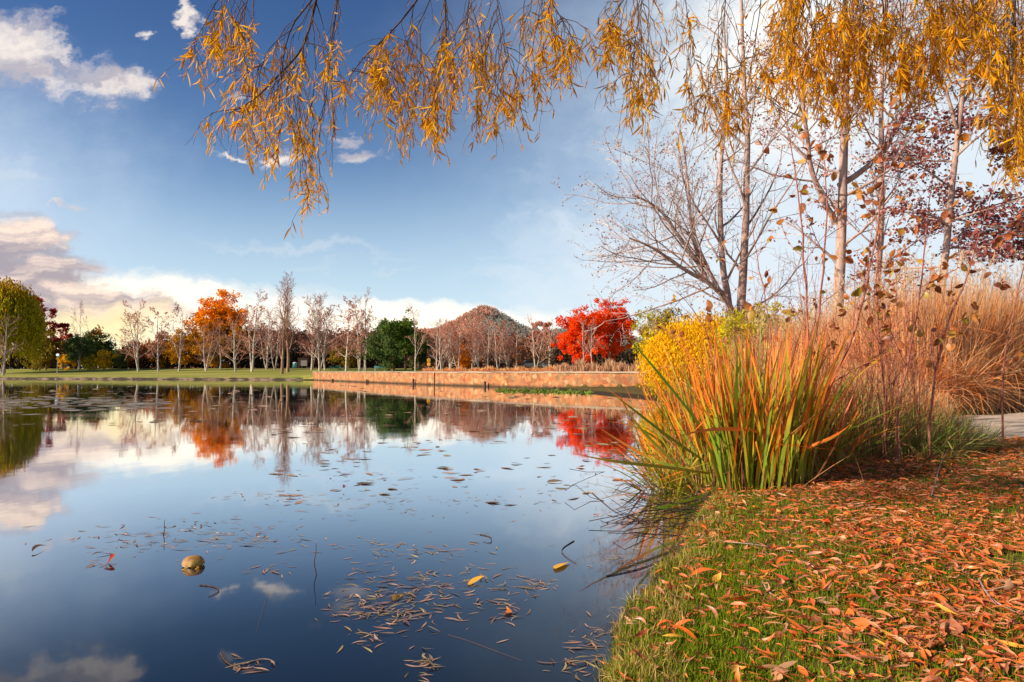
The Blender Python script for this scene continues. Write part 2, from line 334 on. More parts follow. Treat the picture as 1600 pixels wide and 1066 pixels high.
def masonry(n):
    v=n.vscale(pos(n),(1,1,1.25)); vo=n.n('ShaderNodeTexVoronoi'); n.put(vo.inputs['Vector'],v); vo.inputs['Scale'].default_value=2.7
    c=n.ramp(n.n('ShaderNodeSeparateColor').outputs[0],[(0,(0,0,0))]) if False else None
    sp=n.n('ShaderNodeSeparateColor'); n.put(sp.inputs[0],vo.outputs['Color'])
    c=n.ramp(sp.outputs[0],[(0,(.3,.12,.05)),(.25,(.55,.25,.1)),(.42,(.34,.09,.04)),(.55,(.6,.38,.2)),(.7,(.5,.15,.05)),(.85,(.6,.3,.12)),(1,(.22,.15,.08))])
    ve=n.n('ShaderNodeTexVoronoi',feature='DISTANCE_TO_EDGE'); n.put(ve.inputs['Vector'],v); ve.inputs['Scale'].default_value=2.7
    c=n.mix(n.ss(.06,.01,ve.outputs[0]),c,(.27,.17,.1)); c=n.mix(n.ss(.48,.68,n.noise(pos(n),.9,5,.7)),c,(.36,.22,.11)); c=n.mix(n.ss(.55,.7,n.noise(n.vscale(pos(n),(1.5,1.5,.2)),1.1,4,.7)),c,(.2,.12,.06))
    sx=n.n('ShaderNodeSeparateXYZ'); n.put(sx.inputs[0],pos(n))
    c=n.mix(1.,c,(.82,.74,.68),'MULTIPLY'); return n.mix(n.ss(.42,.1,n.m('ADD',sx.outputs[2],n.m('MULTIPLY',n.noise(pos(n),1.5,3),.2))),c,(.05,.032,.015))
M['masonry']=diffmat('stone_masonry',masonry,.9,.2,lambda n:n.noise(pos(n),6,4,.7),.8,.05)
M['coping']=diffmat('coping_stone',lambda n:n.mix(n.noise(pos(n),1.5,4,.6),(.26,.2,.14),(.4,.31,.22)),.9,.2)
w=thing('stone_wall','long low tan and orange rubble stone retaining wall along the far water edge','wall',(0,0,0))
V,Fl,_=ribbon(WALLX,[(0,-.5),(0,1.16),(.95,1.16),(.95,-.5)],.45,.02,3); mk('masonry',V,Fl,M['masonry'],w)
V,Fl,_=ribbon(WALLX,[(-.06,1.163),(-.06,1.262),(1.02,1.262),(1.02,1.163)],.7,.016,4); mk('coping',V,Fl,M['coping'],w)
# drain pipe on wall (vertical joint)
M['darkwood']=diffmat('dark_wood',lambda n:n.mix(n.noise(objc(n),8,3),(.05,.03,.02),(.1,.06,.04)),.8)
def wallpt(px):
    best=None
    for i in range(len(WALLX)-1):
        for t in np.linspace(0,1,200):
            p=WALLX[i]*(1-t)+WALLX[i+1]*t; e=abs(800+F*p[0]/p[1]*1.0-px)
            if best is None or e<best[0]: best=(e,p)
    return best[1]
p=wallpt(679); q=np.array([[p[0]-.02,p[1]-.06,-.2],[p[0]-.02,p[1]-.06,1.15]]); V,Fl,a=tubes(q[None].repeat(1,0),np.full((1,2),.05),8); mk('drain_pipe',V,Fl,M['darkwood'],w,a)
for px,h,lb in [(520,.25,'short dark post stub in the water at the left end of the stone wall'),(573,.32,'dark wooden post in the water below the wall, left of the green bench'),(646,.5,'dark wooden post standing in the water, right of the green tree on the shore'),(758,.4,'dark wooden post at the foot of the stone wall below the pale birches')]:
    p=wallpt(px); d=p/np.linalg.norm(p); p=p-d*.6; t=thing('mooring_post',lb,'post',(p[0],p[1],-.3),'posts in the water along the stone wall')
    pp=np.array([[[0,0,0],[.01,0,.3],[.0,.01,.3+h*.5],[.02,0,.3+h]]]); V,Fl,a=tubes(pp,np.array([[.11,.11,.1,.09]]),8); mk('shaft',V,Fl,M['darkwood'],t,a)
    V,Fl,a=tubes(np.array([[[.02,0,.3+h-.04],[.02,0,.3+h+.02],[.02,0,.3+h+.05]]]),np.array([[.115,.11,.01]]),8); mk('cap',V,Fl,M['bark_dark'],t,a)
V,Fl,_=ribbon(LEFT[::-1][:],[(0,0),(0,0),(0,0)]) if False else ribbon(LEFT,[(-.05,-.4),(-.05,.24),(.35,.27),(.9,.27),(.9,-.4)],.8,.04,5)
M['edge']=diffmat('dark_edging',lambda n:n.mix(n.ss(.45,.6,n.noise(n.vscale(pos(n),(.5,.5,2)),1.2,3)),(.045,.03,.02),(.22,.15,.1)),.9)
tag(mk('lake_edging',V,Fl,M['edge']),kind='structure')
# ------------------------------------------------------------------ far hill and woods
def hillz(x,y):
    c=PX(757,478,650.); r=np.hypot((x-c[0])/82,(y-650)/170); z=(c[2]-5)*np.exp(-r**1.45*1.2)
    c2=PX(685,500,640.); z=np.maximum(z,(c2[2]-14)*np.exp(-((x-c2[0])/90)**2-((y-640)/150)**2))
    c3=PX(850,503,700.); z=np.maximum(z,(c3[2]-6)*.92*np.exp(-((x-c3[0])/190)**2-((y-700)/150)**2))
    return z+2.5*np.sin(x/17.)*np.sin(y/23.+1)
gx=np.linspace(-420,420,120); gy=np.linspace(400,900,60); GX,GY=np.meshgrid(gx,gy,indexing='ij'); ii=np.arange(7200).reshape(120,60)
GZ=hillz(GX,GY)-1
tag(mk('hill',np.stack([GX,GY,GZ],-1).reshape(-1,3),np.stack([ii[:-1,:-1],ii[1:,:-1],ii[1:,1:],ii[:-1,1:]],-1).reshape(-1,4),diffmat('hill_soil',lambda n:n.mix(n.noise(pos(n),.02,3),(.09,.06,.035),(.06,.06,.04)),.95,.1),smooth=True),kind='structure')
rng=np.random.default_rng(11)
def clumpmesh(C,Rr,m,size,rng,flat=.8):
    """leaf diamonds filling blobs at C radius Rr"""
    n=len(C); d=rand_dir(n*m,rng)*(rng.random((n*m,1))**.45); P=np.repeat(C,m,0)+d*np.repeat(Rr,m)[:,None]*np.array([1,1,flat])
    L=size*rng.uniform(.6,1.4,n*m); cr=np.repeat(rng.random(n),m); r=np.clip(cr*.65+rng.random(n*m)*.35,0,1)
    return leaves(P,rand_dir(n*m,rng)+d*.6,L,L*.32,r,rng)
n=5200; hx=rng.uniform(-330,330,n); hy=rng.uniform(520,680,n); hz=hillz(hx,hy)
C=np.stack([hx,hy,hz+2],-1); side=hx>(PX(765,500,650)[0]+rng.normal(0,14,n))
V,Fl,a=clumpmesh(C[side],np.full(side.sum(),2.6),26,1.5,rng); LM('hill_green_hazed',[(.24,.27,.24),(.32,.33,.28),(.28,.28,.24),(.42,.33,.28)])  # greyed, lightened leaf colours carry the distance haze
tag(mk('hill_trees',V,Fl,M['hill_green_hazed'],attrs=a),kind='stuff',label='grey green trees covering the top and right side of the far hill')
V,Fl,a=clumpmesh(C[~side],np.full((~side).sum(),2.6),26,1.5,rng); LM('hill_red_hazed',[(.6,.27,.17),(.7,.34,.22),(.5,.25,.17),(.62,.4,.26)])  # haze on the slope is put into these lighter reds
tag(mk('hill_woodland',V,Fl,M['hill_red_hazed'],attrs=a),kind='stuff',label='reddish autumn woodland covering the left slope of the far hill')
# dark understory band right behind the lawn
def band(pxs,pxe,n,D,h,mat,nm,lb,size=.5,seed=1,m=14):
    rng=np.random.default_rng(seed); px=rng.uniform(pxs,pxe,n); D=D+rng.uniform(0,14,n); x=(px-800)/F*D
    zz=H(x,D); hh=h*rng.random(n)**.8
    C=np.stack([x,D,zz+hh],-1); V,Fl,a=clumpmesh(C,np.full(n,.9),m,size,rng); return tag(mk(nm,V,Fl,M[mat],attrs=a),kind='stuff',label=lb)
LM('under_dark',[(.03,.02,.018),(.06,.035,.03),(.04,.035,.015),(.09,.05,.04)],tr=.1)  # near-black leaf tones put the shade below the trees into the colour
LM('under_brown',[(.2,.09,.06),(.34,.15,.1),(.14,.07,.05),(.27,.15,.07)],tr=.2)
band(-60,230,1300,158,4.0,'under_dark','undergrowth','undergrowth coloured dark for shade, under the trees at the far left shore',.6,1)
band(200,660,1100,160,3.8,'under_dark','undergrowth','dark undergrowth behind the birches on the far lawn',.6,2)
band(350,660,1500,165,9.0,'under_brown','brown_thicket','mauve brown twiggy thicket rising behind the white birches',.6,3,16)
band(640,870,1300,140,6.4,'under_brown','brown_thicket','dim brown woodland behind the pale birches right of the green tree',.55,4,16)
band(860,1010,420,98,3.2,'under_dark','undergrowth','dark leaf clumps painted as shade in the gap between trunks below the red maples',.45,5)  # dark clumps added to paint the shade between the maple trunks
LM('low_red',[(.5,.16,.08),(.6,.25,.14),(.42,.12,.07),(.55,.3,.15)],tr=.15)
def lowcover(name,lb,pxs,pxe,Da,Db,h,mat,n,seed,w=.03):
    rng=np.random.default_rng(seed); px=rng.uniform(pxs,pxe,n); base=np.array([wallD(p) for p in np.linspace(pxs,pxe,30)]); bd=np.interp(px,np.linspace(pxs,pxe,30),base)
    D=bd+rng.uniform(Da,Db,n); x=(px-800)/F*D; kq=rng.random(n)<.35+.65*(np.sin(px/9.+D)+np.sin(px/23.)>-.3); px=px[kq];D=D[kq];x=x[kq];n=len(x); z=H(x,D); P0=np.stack([x,D,z-.05],-1); hh=h*rng.uniform(.3,1.1,n)*(.7+.3*np.sin(px/14.)*np.cos(px/5.+1))
    d=nrm(np.stack([rng.normal(0,.15,n),rng.normal(0,.15,n),np.ones(n)],-1)); bend=rng.normal(0,.12,(n,3))*np.array([1,1,.3])
    k=4;t=np.linspace(0,1,k)[None,:,None]; P=P0[:,None]+d[:,None]*hh[:,None,None]*t+bend[:,None]*(t**2)*hh[:,None,None]
    W=np.full((n,k),w)*np.array([1,1,.8,.2]); V,Fl,a=strips(P,W,rand_dir(n,rng)*np.array([1,1,0])+[0,.01,0]); return tag(mk(name,V,Fl,M[mat],attrs=a),kind='stuff',label=lb)
def wallD(px): return wallpt(px)[1]
lowcover('ground_cover','low pinkish red ground cover growing along the top of the stone wall',655,915,1.5,34,.16,'low_red',26000,21,.05)
lowcover('dry_reeds','dry beige reeds standing behind the wall in front of the red maples',868,1012,3,14,1.15,'reed_beige',5200,22,.03)
lowcover('dry_reeds','short rusty reeds below the pale birch wood',660,870,30,38,.75,'tallgrass',2600,23,.05)
# ------------------------------------------------------------------ broadleaf crowns
def crown(rng,center,rad,nc,m,size,cr=.22,shell=.55,droop=0,zlow=-1.,seedgap=0):
    d=rand_dir(nc*2,rng); d=d[d[:,2]>zlow][:nc]; r=shell+(1-shell)*rng.random(len(d)); r=np.where(rng.random(len(d))<.25,rng.random(len(d))*.8,r)
    wob=1+.18*np.sin(d[:,0]*5+seedgap)*np.cos(d[:,2]*4+seedgap*2)+.12*np.sin(d[:,1]*9+d[:,2]*7)
    C=center+d*np.array(rad)*(r*wob)[:,None]; Rr=cr*np.mean(rad)*rng.uniform(.5,1.3,len(C)); return clumpmesh(C,Rr,m,size,rng)
def leafy(name,lb,catg,px,base,top,wpx,D,mat,kind='round',bk='bark_brown',nc=130,m=60,size=.42,seed=1,group=None,tw=.22,low=.12,sec=None,cr=.22,shell=.55):
    rng=np.random.default_rng(seed); x=(px-800)/F*D; z0=h1(x,D)-.1; top_z=PX(px,top,D)[2]; h=top_z-z0; w=wpx/F*D/2
    t=thing(name,lb,catg,(x,D,z0),group)
    tr=poly([(0,0,0),(rng.normal(0,.15),0,h*.3),(rng.normal(0,.3),0,h*.6),(0,0,h*.9)],12)[None]; R=np.linspace(tw,tw*.2,12)[None]
    lv=grow(tr,R,[dict(n=14,len=.45,ang=50,up=.12,u0=.15,rr=.55,k=6,rmin=.03),dict(n=6,len=.5,ang=40,up=.05,u0=.25,rr=.5,rmin=.02)],rng)
    lim=np.array([w*.8,w*.8]);
    for P,_ in lv:
        rr=np.hypot(P[...,0],P[...,1]); s=np.minimum(1,w*.8/np.maximum(rr,1e-6)); P[...,0]*=s;P[...,1]*=s;P[...,2]=np.minimum(P[...,2],h*.96)
    V,Fl,a=cat([tubes(tr,R,8),tubes(*lv[0],4),tubes(*lv[1],3)]); mk('trunk',V,Fl,M[bk],t,a,True)
    c=np.array([0,0,h*(low+1)/2]); rad=(w,w*.85,h*(1-low)/2)
    parts=[]
    if kind=='round': parts.append(crown(rng,c,rad,nc,m,size,cr,shell,seedgap=seed))
    elif kind=='weep':
        n=nc*8; d=rand_dir(n,rng); d[:,2]=np.abs(d[:,2]); P0=np.array([0,0,h*.55])+d*np.array([w,w*.9,h*.45])*(.6+.4*rng.random((n,1)))
        P0[:,2]+=rng.normal(0,.3,n); L=rng.uniform(.15,.45,n)*h; L=np.minimum(L,P0[:,2]-h*low*.5); k=14
        u=np.linspace(0,1,k)[None,:,None]; Q=P0[:,None]+np.array([0,0,-1.])*L[:,None,None]*u+d[:,None]*np.array([1,1,0])*.08*w*np.sin(u*3); 
        Cc=Q.reshape(-1,3)+rng.normal(0,.22,(n*k,3)); parts.append(leaves(Cc,np.array([0,0,-1.])+rng.normal(0,.35,Cc.shape),size*1.5,size*.3,np.repeat(rng.random(n),k)*.6+rng.random(n*k)*.4,rng))
    if kind in('open',):
        P,_=lv[1]; c2,_d=sample_on(P,nc,rng,.4,1); parts.append(clumpmesh(c2,np.full(nc,w*.13)*rng.uniform(.5,1.4,nc),m,size,rng,.6))
    V,Fl,a=cat(parts)
    if sec:
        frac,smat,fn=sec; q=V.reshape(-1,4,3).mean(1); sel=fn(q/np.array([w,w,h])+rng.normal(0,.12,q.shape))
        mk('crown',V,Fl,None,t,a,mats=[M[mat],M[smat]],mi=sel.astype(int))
    else: mk('crown',V,Fl,M[mat],t,a)
    return t
leafy('broadleaf_tree','crimson leaved tree showing behind the tall yellow green willow at the left edge','tree',52,576,462,62,152,'leaf_crimson',kind='open',seed=2,nc=170,m=45,size=.4,low=.3)
leafy('weeping_tree','tall yellow and green weeping tree at the left edge of the far shore','tree',6,577,432,104,136,'leaf_yellowgreen',kind='weep',seed=1,nc=340,size=.42,low=.06,tw=.4,sec=(1,'leaf_gold',lambda q:q[:,2]>.86))
leafy('broadleaf_tree','olive brown tree with thinning leaves, left of the globe lamp','tree',72,576,518,62,150,'leaf_olive',seed=3,nc=110,m=45,size=.4,low=.1,shell=.3)
leafy('broadleaf_tree','small crimson tree behind the globe lamp','tree',98,576,505,44,156,'leaf_crimson',kind='open',seed=4,nc=90,m=30,size=.4,low=.3)
leafy('shrub','yellow bush just right of the globe lamp post','shrub',103,577,553,26,148,'leaf_yellow',seed=5,nc=40,m=30,size=.3,low=0)
leafy('shrub','dim olive bush left of the globe lamp post','shrub',62,577,556,40,148,'leaf_olive',seed=6,nc=50,m=30,size=.3,low=0)
leafy('broadleaf_tree','rounded grey green tree with a pale trunk, under the bare leafless tree','tree',124,579,524,46,146,'leaf_darkgreen',seed=7,nc=120,m=45,size=.35,low=.28,bk='birch')
leafy('broadleaf_tree','mid green tree with orange tips right of the grey green tree','tree',150,576,513,52,158,'leaf_midgreen',seed=8,nc=120,m=50,size=.4,low=.1,sec=(1,'leaf_orange',lambda q:(q[:,2]>.86)&(q[:,0]>-.1)))
leafy('shrub','bright yellow shrub in front of the mid green tree','shrub',163,577,546,34,147,'leaf_yellow',seed=9,nc=60,m=32,size=.3,low=0,kind='round',shell=.3)
leafy('shrub','yellow green shrub between the pale trunk and the yellow shrub','shrub',140,577,552,30,147,'leaf_yellowgreen',seed=10,nc=50,m=30,size=.3,low=0)
leafy('shrub','dark green rounded bush left of the rusty orange tree','shrub',188,577,545,36,150,'leaf_darkgreen',seed=12,nc=70,m=36,size=.32,low=0)
leafy('broadleaf_tree','rusty orange tree behind the first white birch','tree',213,576,532,56,160,'leaf_rust',seed=13,nc=130,m=50,size=.42,low=.02)
leafy('broadleaf_tree','golden brown tree behind the second white birch','tree',252,576,522,52,162,'leaf_gold',seed=14,nc=120,m=50,size=.42,low=.02,sec=(1,'leaf_rust',lambda q:q[:,2]>.6))
leafy('broadleaf_tree','golden bush like tree at the left foot of the tall orange tree','tree',290,576,512,54,158,'leaf_gold',seed=15,nc=120,m=50,size=.42,low=0)
leafy('broadleaf_tree','tall blazing orange tree rising above the birches on the far lawn','tree',341,577,459,104,160,'leaf_orange',seed=16,nc=330,m=80,size=.5,low=.05,tw=.4,sec=(1,'leaf_gold',lambda q:(q[:,2]<.58)),shell=.3,cr=.17)
leafy('broadleaf_tree','mauve brown tree right of the tall orange tree','tree',392,576,508,62,166,'leaf_mauve',seed=17,nc=120,m=40,size=.42,low=0,kind='round')
leafy('broadleaf_tree','brownish pink tree behind the two brown trunks','tree',440,576,500,70,168,'leaf_mauve',seed=18,nc=110,m=36,size=.42,low=0,shell=.3)
leafy('broadleaf_tree','dim mauve tree right of the two brown trunks','tree',492,576,520,62,165,'leaf_mauve',seed=19,nc=110,m=40,size=.42,low=0)
leafy('broadleaf_tree','brown and gold tree behind the green picnic tables','tree',545,576,526,66,160,'leaf_olive',seed=20,nc=110,m=40,size=.42,low=0,sec=(1,'leaf_mauve',lambda q:q[:,2]>.6))
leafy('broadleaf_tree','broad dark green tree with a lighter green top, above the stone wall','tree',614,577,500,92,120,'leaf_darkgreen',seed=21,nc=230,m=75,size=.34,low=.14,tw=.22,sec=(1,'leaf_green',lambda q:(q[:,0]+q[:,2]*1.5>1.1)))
leafy('broadleaf_tree','slim light green tree behind the right side of the dark green tree','tree',634,577,490,30,126,'leaf_green',seed=22,nc=80,m=45,size=.32,low=.2)
leafy('broadleaf_tree','dull green tree behind the thin pole like birch','tree',654,577,524,44,128,'leaf_darkgreen',seed=23,nc=90,m=50,size=.34,low=.05)
leafy('weeping_tree','narrow orange weeping sapling among the pale birches','tree',725,577,536,16,112,'leaf_gold',kind='weep',seed=24,nc=24,size=.28,low=0,tw=.08,sec=(1,'leaf_orange',lambda q:q[:,0]>-9))
leafy('broadleaf_tree','small rust orange sapling beside the curved pale birch','tree',812,577,530,18,112,'leaf_rust',seed=25,nc=36,m=26,size=.26,low=0,tw=.08)
leafy('broadleaf_tree','thin salmon pink tree left of the red maples','tree',850,577,502,46,112,'leaf_pink',kind='open',seed=26,nc=150,m=26,size=.26,low=.15)
leafy('shrub','olive gold bush below the salmon pink tree','shrub',846,577,545,34,114,'leaf_gold',seed=27,nc=50,m=30,size=.26,low=0)
leafy('maple','wide scarlet maple, the lower left one of the two red trees','tree',903,577,480,80,88,'leaf_red',seed=28,nc=210,m=70,size=.28,low=.12,tw=.2,cr=.16,shell=.4)
leafy('maple','taller scarlet maple with an open top, the right one of the two red trees','tree',954,577,460,86,92,'leaf_red',seed=29,nc=230,m=62,size=.28,low=.12,tw=.22,cr=.14,shell=.35)
leafy('shrub','olive green conical bush right of the red maples','shrub',1036,583,478,84,52,'leaf_yellowgreen',seed=30,nc=170,m=70,size=.16,low=0,tw=.12,sec=(1,'leaf_olive',lambda q:q[:,0]>.2))
leafy('weeping_bush','bright yellow weeping bush hanging to the water behind the reeds','shrub',1108,612,502,192,31,'leaf_yellow',kind='weep',seed=31,nc=620,size=.11,low=-.1,tw=.1)
leafy('shrub','yellow green shrub at the foot of the tall three stemmed tree','shrub',1182,600,468,140,23,'leaf_chartreuse',seed=32,nc=200,m=90,size=.1,low=-.05,tw=.1)
# ------------------------------------------------------------------ bare birches (six builds, then copies)
def birch_build(seed,stems,h=11.,twig='twig_mauve',dens=1.,lean=.12,leafcol=None,spread=48,up=.1,bk='birch',tw=.17):
    rng=np.random.default_rng(seed); t=thing('birch','x','tree')
    Ps=[];Rs=[]
    for i in range(stems):
        az=rng.uniform(0,2*pi) if stems>1 else 0; ln=lean*(i+.5) if stems>1 else lean*.3; hh=h*(1-.12*i)
        pts=[(0,0,-.3)]
        for k in range(1,6):
            u=k/5; pts.append((cos(az)*ln*hh*u**.8+rng.normal(0,.14)*u,sin(az)*ln*hh*u**.8+rng.normal(0,.14),hh*u))
        Ps.append(poly(pts,14)); Rs.append(np.linspace(tw*(1-.2*i),.025,14)*np.linspace(1.15,1,14))
    P=np.stack(Ps);R=np.stack(Rs)
    lv=grow(P,R,[dict(n=int(11*dens),len=.42,ang=spread,up=up,u0=.16,rr=.5,k=7,taper=.6,rmin=.02,wig=.1),
                 dict(n=6,len=.5,ang=38,up=.04,u0=.2,rr=.55,rmin=.016,k=5),
                 dict(n=6,len=.6,ang=35,up=-.02,u0=.15,rr=.6,rmin=.015,k=4,wig=.2)],rng)
    V,Fl,a=cat([tubes(P,R,8),tubes(*lv[0],4)]); mk('trunk',V,Fl,M[bk],t,a,True)
    V,Fl,a=cat([tubes(*lv[1],3),tubes(*lv[2],3)]); tw_=mk('crown',V,Fl,M[twig],t,a)
    if leafcol:
        c,d=sample_on(lv[2][0],leafcol[1],rng,.2,1); V,Fl,a=leaves(c,rand_dir(len(c),rng)+[0,0,-.5],.2,.07,None,rng); mk('leaves',V,Fl,M[leafcol[0]],t,a)
    return t
protos={'A':birch_build(101,1,twig='twig_mauve',leafcol=('leaf_mauve',700)),'B':birch_build(102,2,twig='twig_pale',leafcol=('leaf_pink',1100)),'C':birch_build(103,3,twig='twig_mauve',lean=.16),
 'D':birch_build(104,2,twig='twig_pale',lean=.2),'E':birch_build(105,3,twig='twig_orange',leafcol=('leaf_pink',3200),lean=.14,dens=1.3),'F':birch_build(106,1,twig='twig_pale',leafcol=('leaf_pink',800),spread=55),
 'T':birch_build(107,1,twig='twig_mauve',bk='bark_brown',h=15,spread=30,up=.15,dens=1.9,tw=.26),'P':birch_build(108,1,twig='twig_pale',h=11,spread=25,dens=.8,tw=.11)}
pH={'T':15.}
used=set()
def place_birch(k,px,base,top,D,lb,rz=0,group='bare white birches on the far lawn',sx=1.):
    x=(px-800)/F*D; z=h1(x,D); h=PX(px,top,D)[2]-z; s=h/(pH.get(k,11.)*1.02)
    o=protos[k]
    if k in used: o=copy_tree(o,(x,D,z),rz,(s*sx,s*sx,s))
    else: used.add(k); o.location=(x,D,z); o.rotation_euler=(0,0,rz); o.scale=(s*sx,s*sx,s)
    o['label']=lb; o['category']='tree'
    if group: o['group']=group
B_=[('D',6,578,500,128,'white forked birch in front of the weeping tree at the left edge',.4),
('P',122,578,482,150,'bare leafless tree standing above the rounded grey green tree',1.),
('B',217,580,482,134,'first white birch right of the yellow shrub, with pink tinged twigs',2.),
('F',248,580,487,134,'white birch with a low left side limb, second in the row before the orange tree',3.1),
('A',280,580,484,134,'white birch standing just left of the tall orange tree',.7),
('C',322,580,508,133,'low three stemmed birch at the left foot of the orange tree',1.2),
('A',344,580,505,136,'thin birch directly below the orange crown',2.2),
('D',369,582,500,128,'thick white birch with a heavy limb leaning left, right of the orange crown',5.1),
('B',394,584,470,128,'darker footed birch with pinkish crown right of the leaning limb birch',.2),
('C',417,581,482,136,'birch clump of thin stems left of the brown trunks',3.4),
('T',441,587,448,118,'tall bare brown barked tree, left one of two brown trunks by the water',0),
('T',450,584,440,124,'tallest bare brown barked tree, the right of the two brown trunks by the water',2.4),
('D',430,582,505,134,'short white birch leaning right behind the tall brown trunk',.9),
('B',487,582,478,130,'white birch near the grey box on the lawn',4.4),
('C',500,582,462,128,'large pale multi stemmed birch at the left end of the stone wall',.1),
('A',508,582,492,130,'slender birch at the right side of the large multi stemmed birch',4.),
('F',541,581,476,124,'white birch right of the green picnic tables',1.1),
('B',562,581,478,122,'leaning white birch, left one of the pair beside the dark green tree',2.9),
('P',568,581,463,122,'very thin tall pole like birch between the pair beside the dark green tree',.3),
('A',572,581,494,121,'straight white birch, right one of the pair beside the dark green tree',5.2),
('P',649,579,486,112,'thin straight birch right of the dark green tree',1.9),
('D',682,578,506,108,'birch with long limbs reaching left over the yellow sign',2.6),
('C',690,578,500,106,'three stemmed white birch just right of the yellow sign',1.9),
('E',703,578,508,112,'pinkish many stemmed birch fourth from the yellow sign',.4),
('D',716,578,508,108,'forked white birch left of the narrow orange sapling',.1),
('E',738,578,508,116,'salmon tinted birch rising before the hill, right of the orange sapling',2.),
('B',748,578,503,108,'tall white birch standing directly before the hill summit',1.),
('C',762,578,510,112,'white birch clump below the right shoulder of the hill',3.),
('D',778,578,506,108,'birch forking near the ground, midway between orange sapling and curved birch',4.),
('E',795,578,508,116,'pink twigged birch behind the rust orange sapling',5.),
('A',806,578,508,110,'thin pale birch beside the rust orange sapling',.5),
('D',837,578,500,104,'curved pale birch with a bent trunk left of the salmon pink tree',3.6),
('B',858,578,510,102,'last pale birch before the scarlet maples',5.6),
('P',912,578,500,80,'thin bare sapling in front of the lower red maple',2.),
('P',925,578,506,79,'thin bare sapling in front of the gap between the red maples',4.)]
for (k,px,b,t,D,lb,rz) in B_: place_birch(k,px,b,t,D,lb,rz,sx=1.0)
# ------------------------------------------------------------------ small park things
def solid(name,lo,hi,mat,parent,bev=.0):
    lo=np.array(lo,float);hi=np.array(hi,float); b=min(bev,(hi-lo).min()*.45) if bev else (hi-lo).min()*.12
    pts=[]
    # chamfered box: 24 verts hull
    import bmesh
    bm=bmesh.new(); bmesh.ops.create_cube(bm,size=1)
    for v in bm.verts: v.co=[(lo[i]+hi[i])/2+v.co[i]*(hi[i]-lo[i]) for i in range(3)]
    bmesh.ops.bevel(bm,geom=bm.edges[:],offset=b,segments=2,affect='EDGES',profile=.6)
    me=bpy.data.meshes.new(name); bm.to_mesh(me); bm.free(); me.materials.append(mat); o=bpy.data.objects.new(name,me); COL.objects.link(o); o.parent=parent; return o
def lathe(name,prof,mat,parent,seg=20,at=(0,0,0)):
    r=np.array([p[0] for p in prof]);z=np.array([p[1] for p in prof]); P=np.zeros((1,len(prof),3)); P[0,:,2]=z+at[2]; P[0,:,0]=at[0];P[0,:,1]=at[1]
    an=np.arange(seg)/seg*2*pi; V=np.stack([at[0]+r[:,None]*np.cos(an),at[1]+r[:,None]*np.sin(an),np.broadcast_to(z[:,None]+at[2],(len(r),seg))],-1)
    idx=np.arange(len(r)*seg).reshape(len(r),seg); nx=np.roll(idx,-1,1); Fq=np.stack([idx[:-1],nx[:-1],nx[1:],idx[1:]],-1).reshape(-1,4)
    return mk(name,V.reshape(-1,3),[Fq],mat,parent,smooth=True)
def plain(name,c,rough=.5,spec=.5,metal=0): return diffmat(name,lambda n:n.mix(n.noise(objc(n),5,3),tuple(x*.85 for x in c),c),rough,spec,metal=metal)
M['white_paint']=plain('white_paint',(.75,.75,.72)); M['pole_grey']=plain('pale_grey_metal',(.5,.52,.5)); M['green_paint']=plain('teal_green_paint',(.03,.24,.17)); M['grey_box']=plain('grey_board',(.22,.19,.18),.8)
M['sign_yellow']=plain('sign_yellow',(.8,.36,.01)); M['dark_glass']=plain('dark_glass',(.02,.025,.03),.1,.8); M['rubber']=plain('rubber',(.02,.02,.02),.9); M['car_grey']=plain('grey_car_paint',(.3,.32,.35),.3,.6); M['car_white']=plain('white_car_paint',(.7,.7,.7),.3,.6)
M['globe']=diffmat('white_globe',lambda n:(.85,.87,.88),.3,.5); _g=[q for q in M['globe'].node_tree.nodes if q.type=='BSDF_PRINCIPLED'][0]; _g.inputs['Emission Color'].default_value=(.8,.95,1,1); _g.inputs['Emission Strength'].default_value=.45; M['teal']=plain('teal_plastic',(.12,.4,.36)); M['concrete']=plain('concrete',(.4,.37,.33),.9); M['black']=plain('black_paint',(.03,.03,.03),.5)
def at(px,D): x=(px-800)/F*D; return (x,D,h1(x,D))
t=thing('globe_lamp','white globe lamp on a slim pale post on the left far lawn','street lamp',at(90,134))
lathe('post',[(.13,-.2),(.13,.12),(.07,.2),(.06,1.6),(.05,3.2),(.07,3.25),(.07,3.3)],M['pole_grey'],t); lathe('base',[(.02,.0),(.2,.0),(.2,.08),(.14,.11),(.06,.12)],M['concrete'],t)
a_=np.linspace(-pi/2,pi/2,12); lathe('globe',[(.27*cos(x),3.55+.27*sin(x)) for x in a_],M['globe'],t); lathe('cap',[(.02,3.86),(.07,3.84),(.09,3.8),(.09,3.78)],M['black'],t)
t=thing('street_light','thin curved arm street light far behind the dark green bush','street light',at(180,235))
P=poly([(0,0,0),(0,0,5),(0,0,9.5),(-.5,0,11.4),(-1.8,0,12.2),(-3,0,12.3)],20); V,Fl,a=tubes(P[None],np.linspace(.16,.07,20)[None],8); mk('pole',V,Fl,M['pole_grey'],t,a,True); solid('lamp_head',(-3.9,-.18,12.2),(-2.9,.18,12.42),M['pole_grey'],t)
t=thing('flood_light_post','short white post with a cross head beside the far curved street light','post',at(173,225)); lathe('pole',[(.3,0),(.26,8.8),(.2,9.)],M['white_paint'],t); solid('cross_head',(-.9,-.3,9.),(.9,.3,9.5),M['white_paint'],t)
t=thing('litter_bin','small teal litter bin on the lawn behind the brown trunks','bin',at(461,142)); lathe('drum',[(.02,0),(.42,0),(.46,.5),(.46,1.0),(.44,1.03)],M['teal'],t); lathe('lid',[(.5,1.04),(.5,1.1),(.3,1.25),(.05,1.3)],M['white_paint'],t)
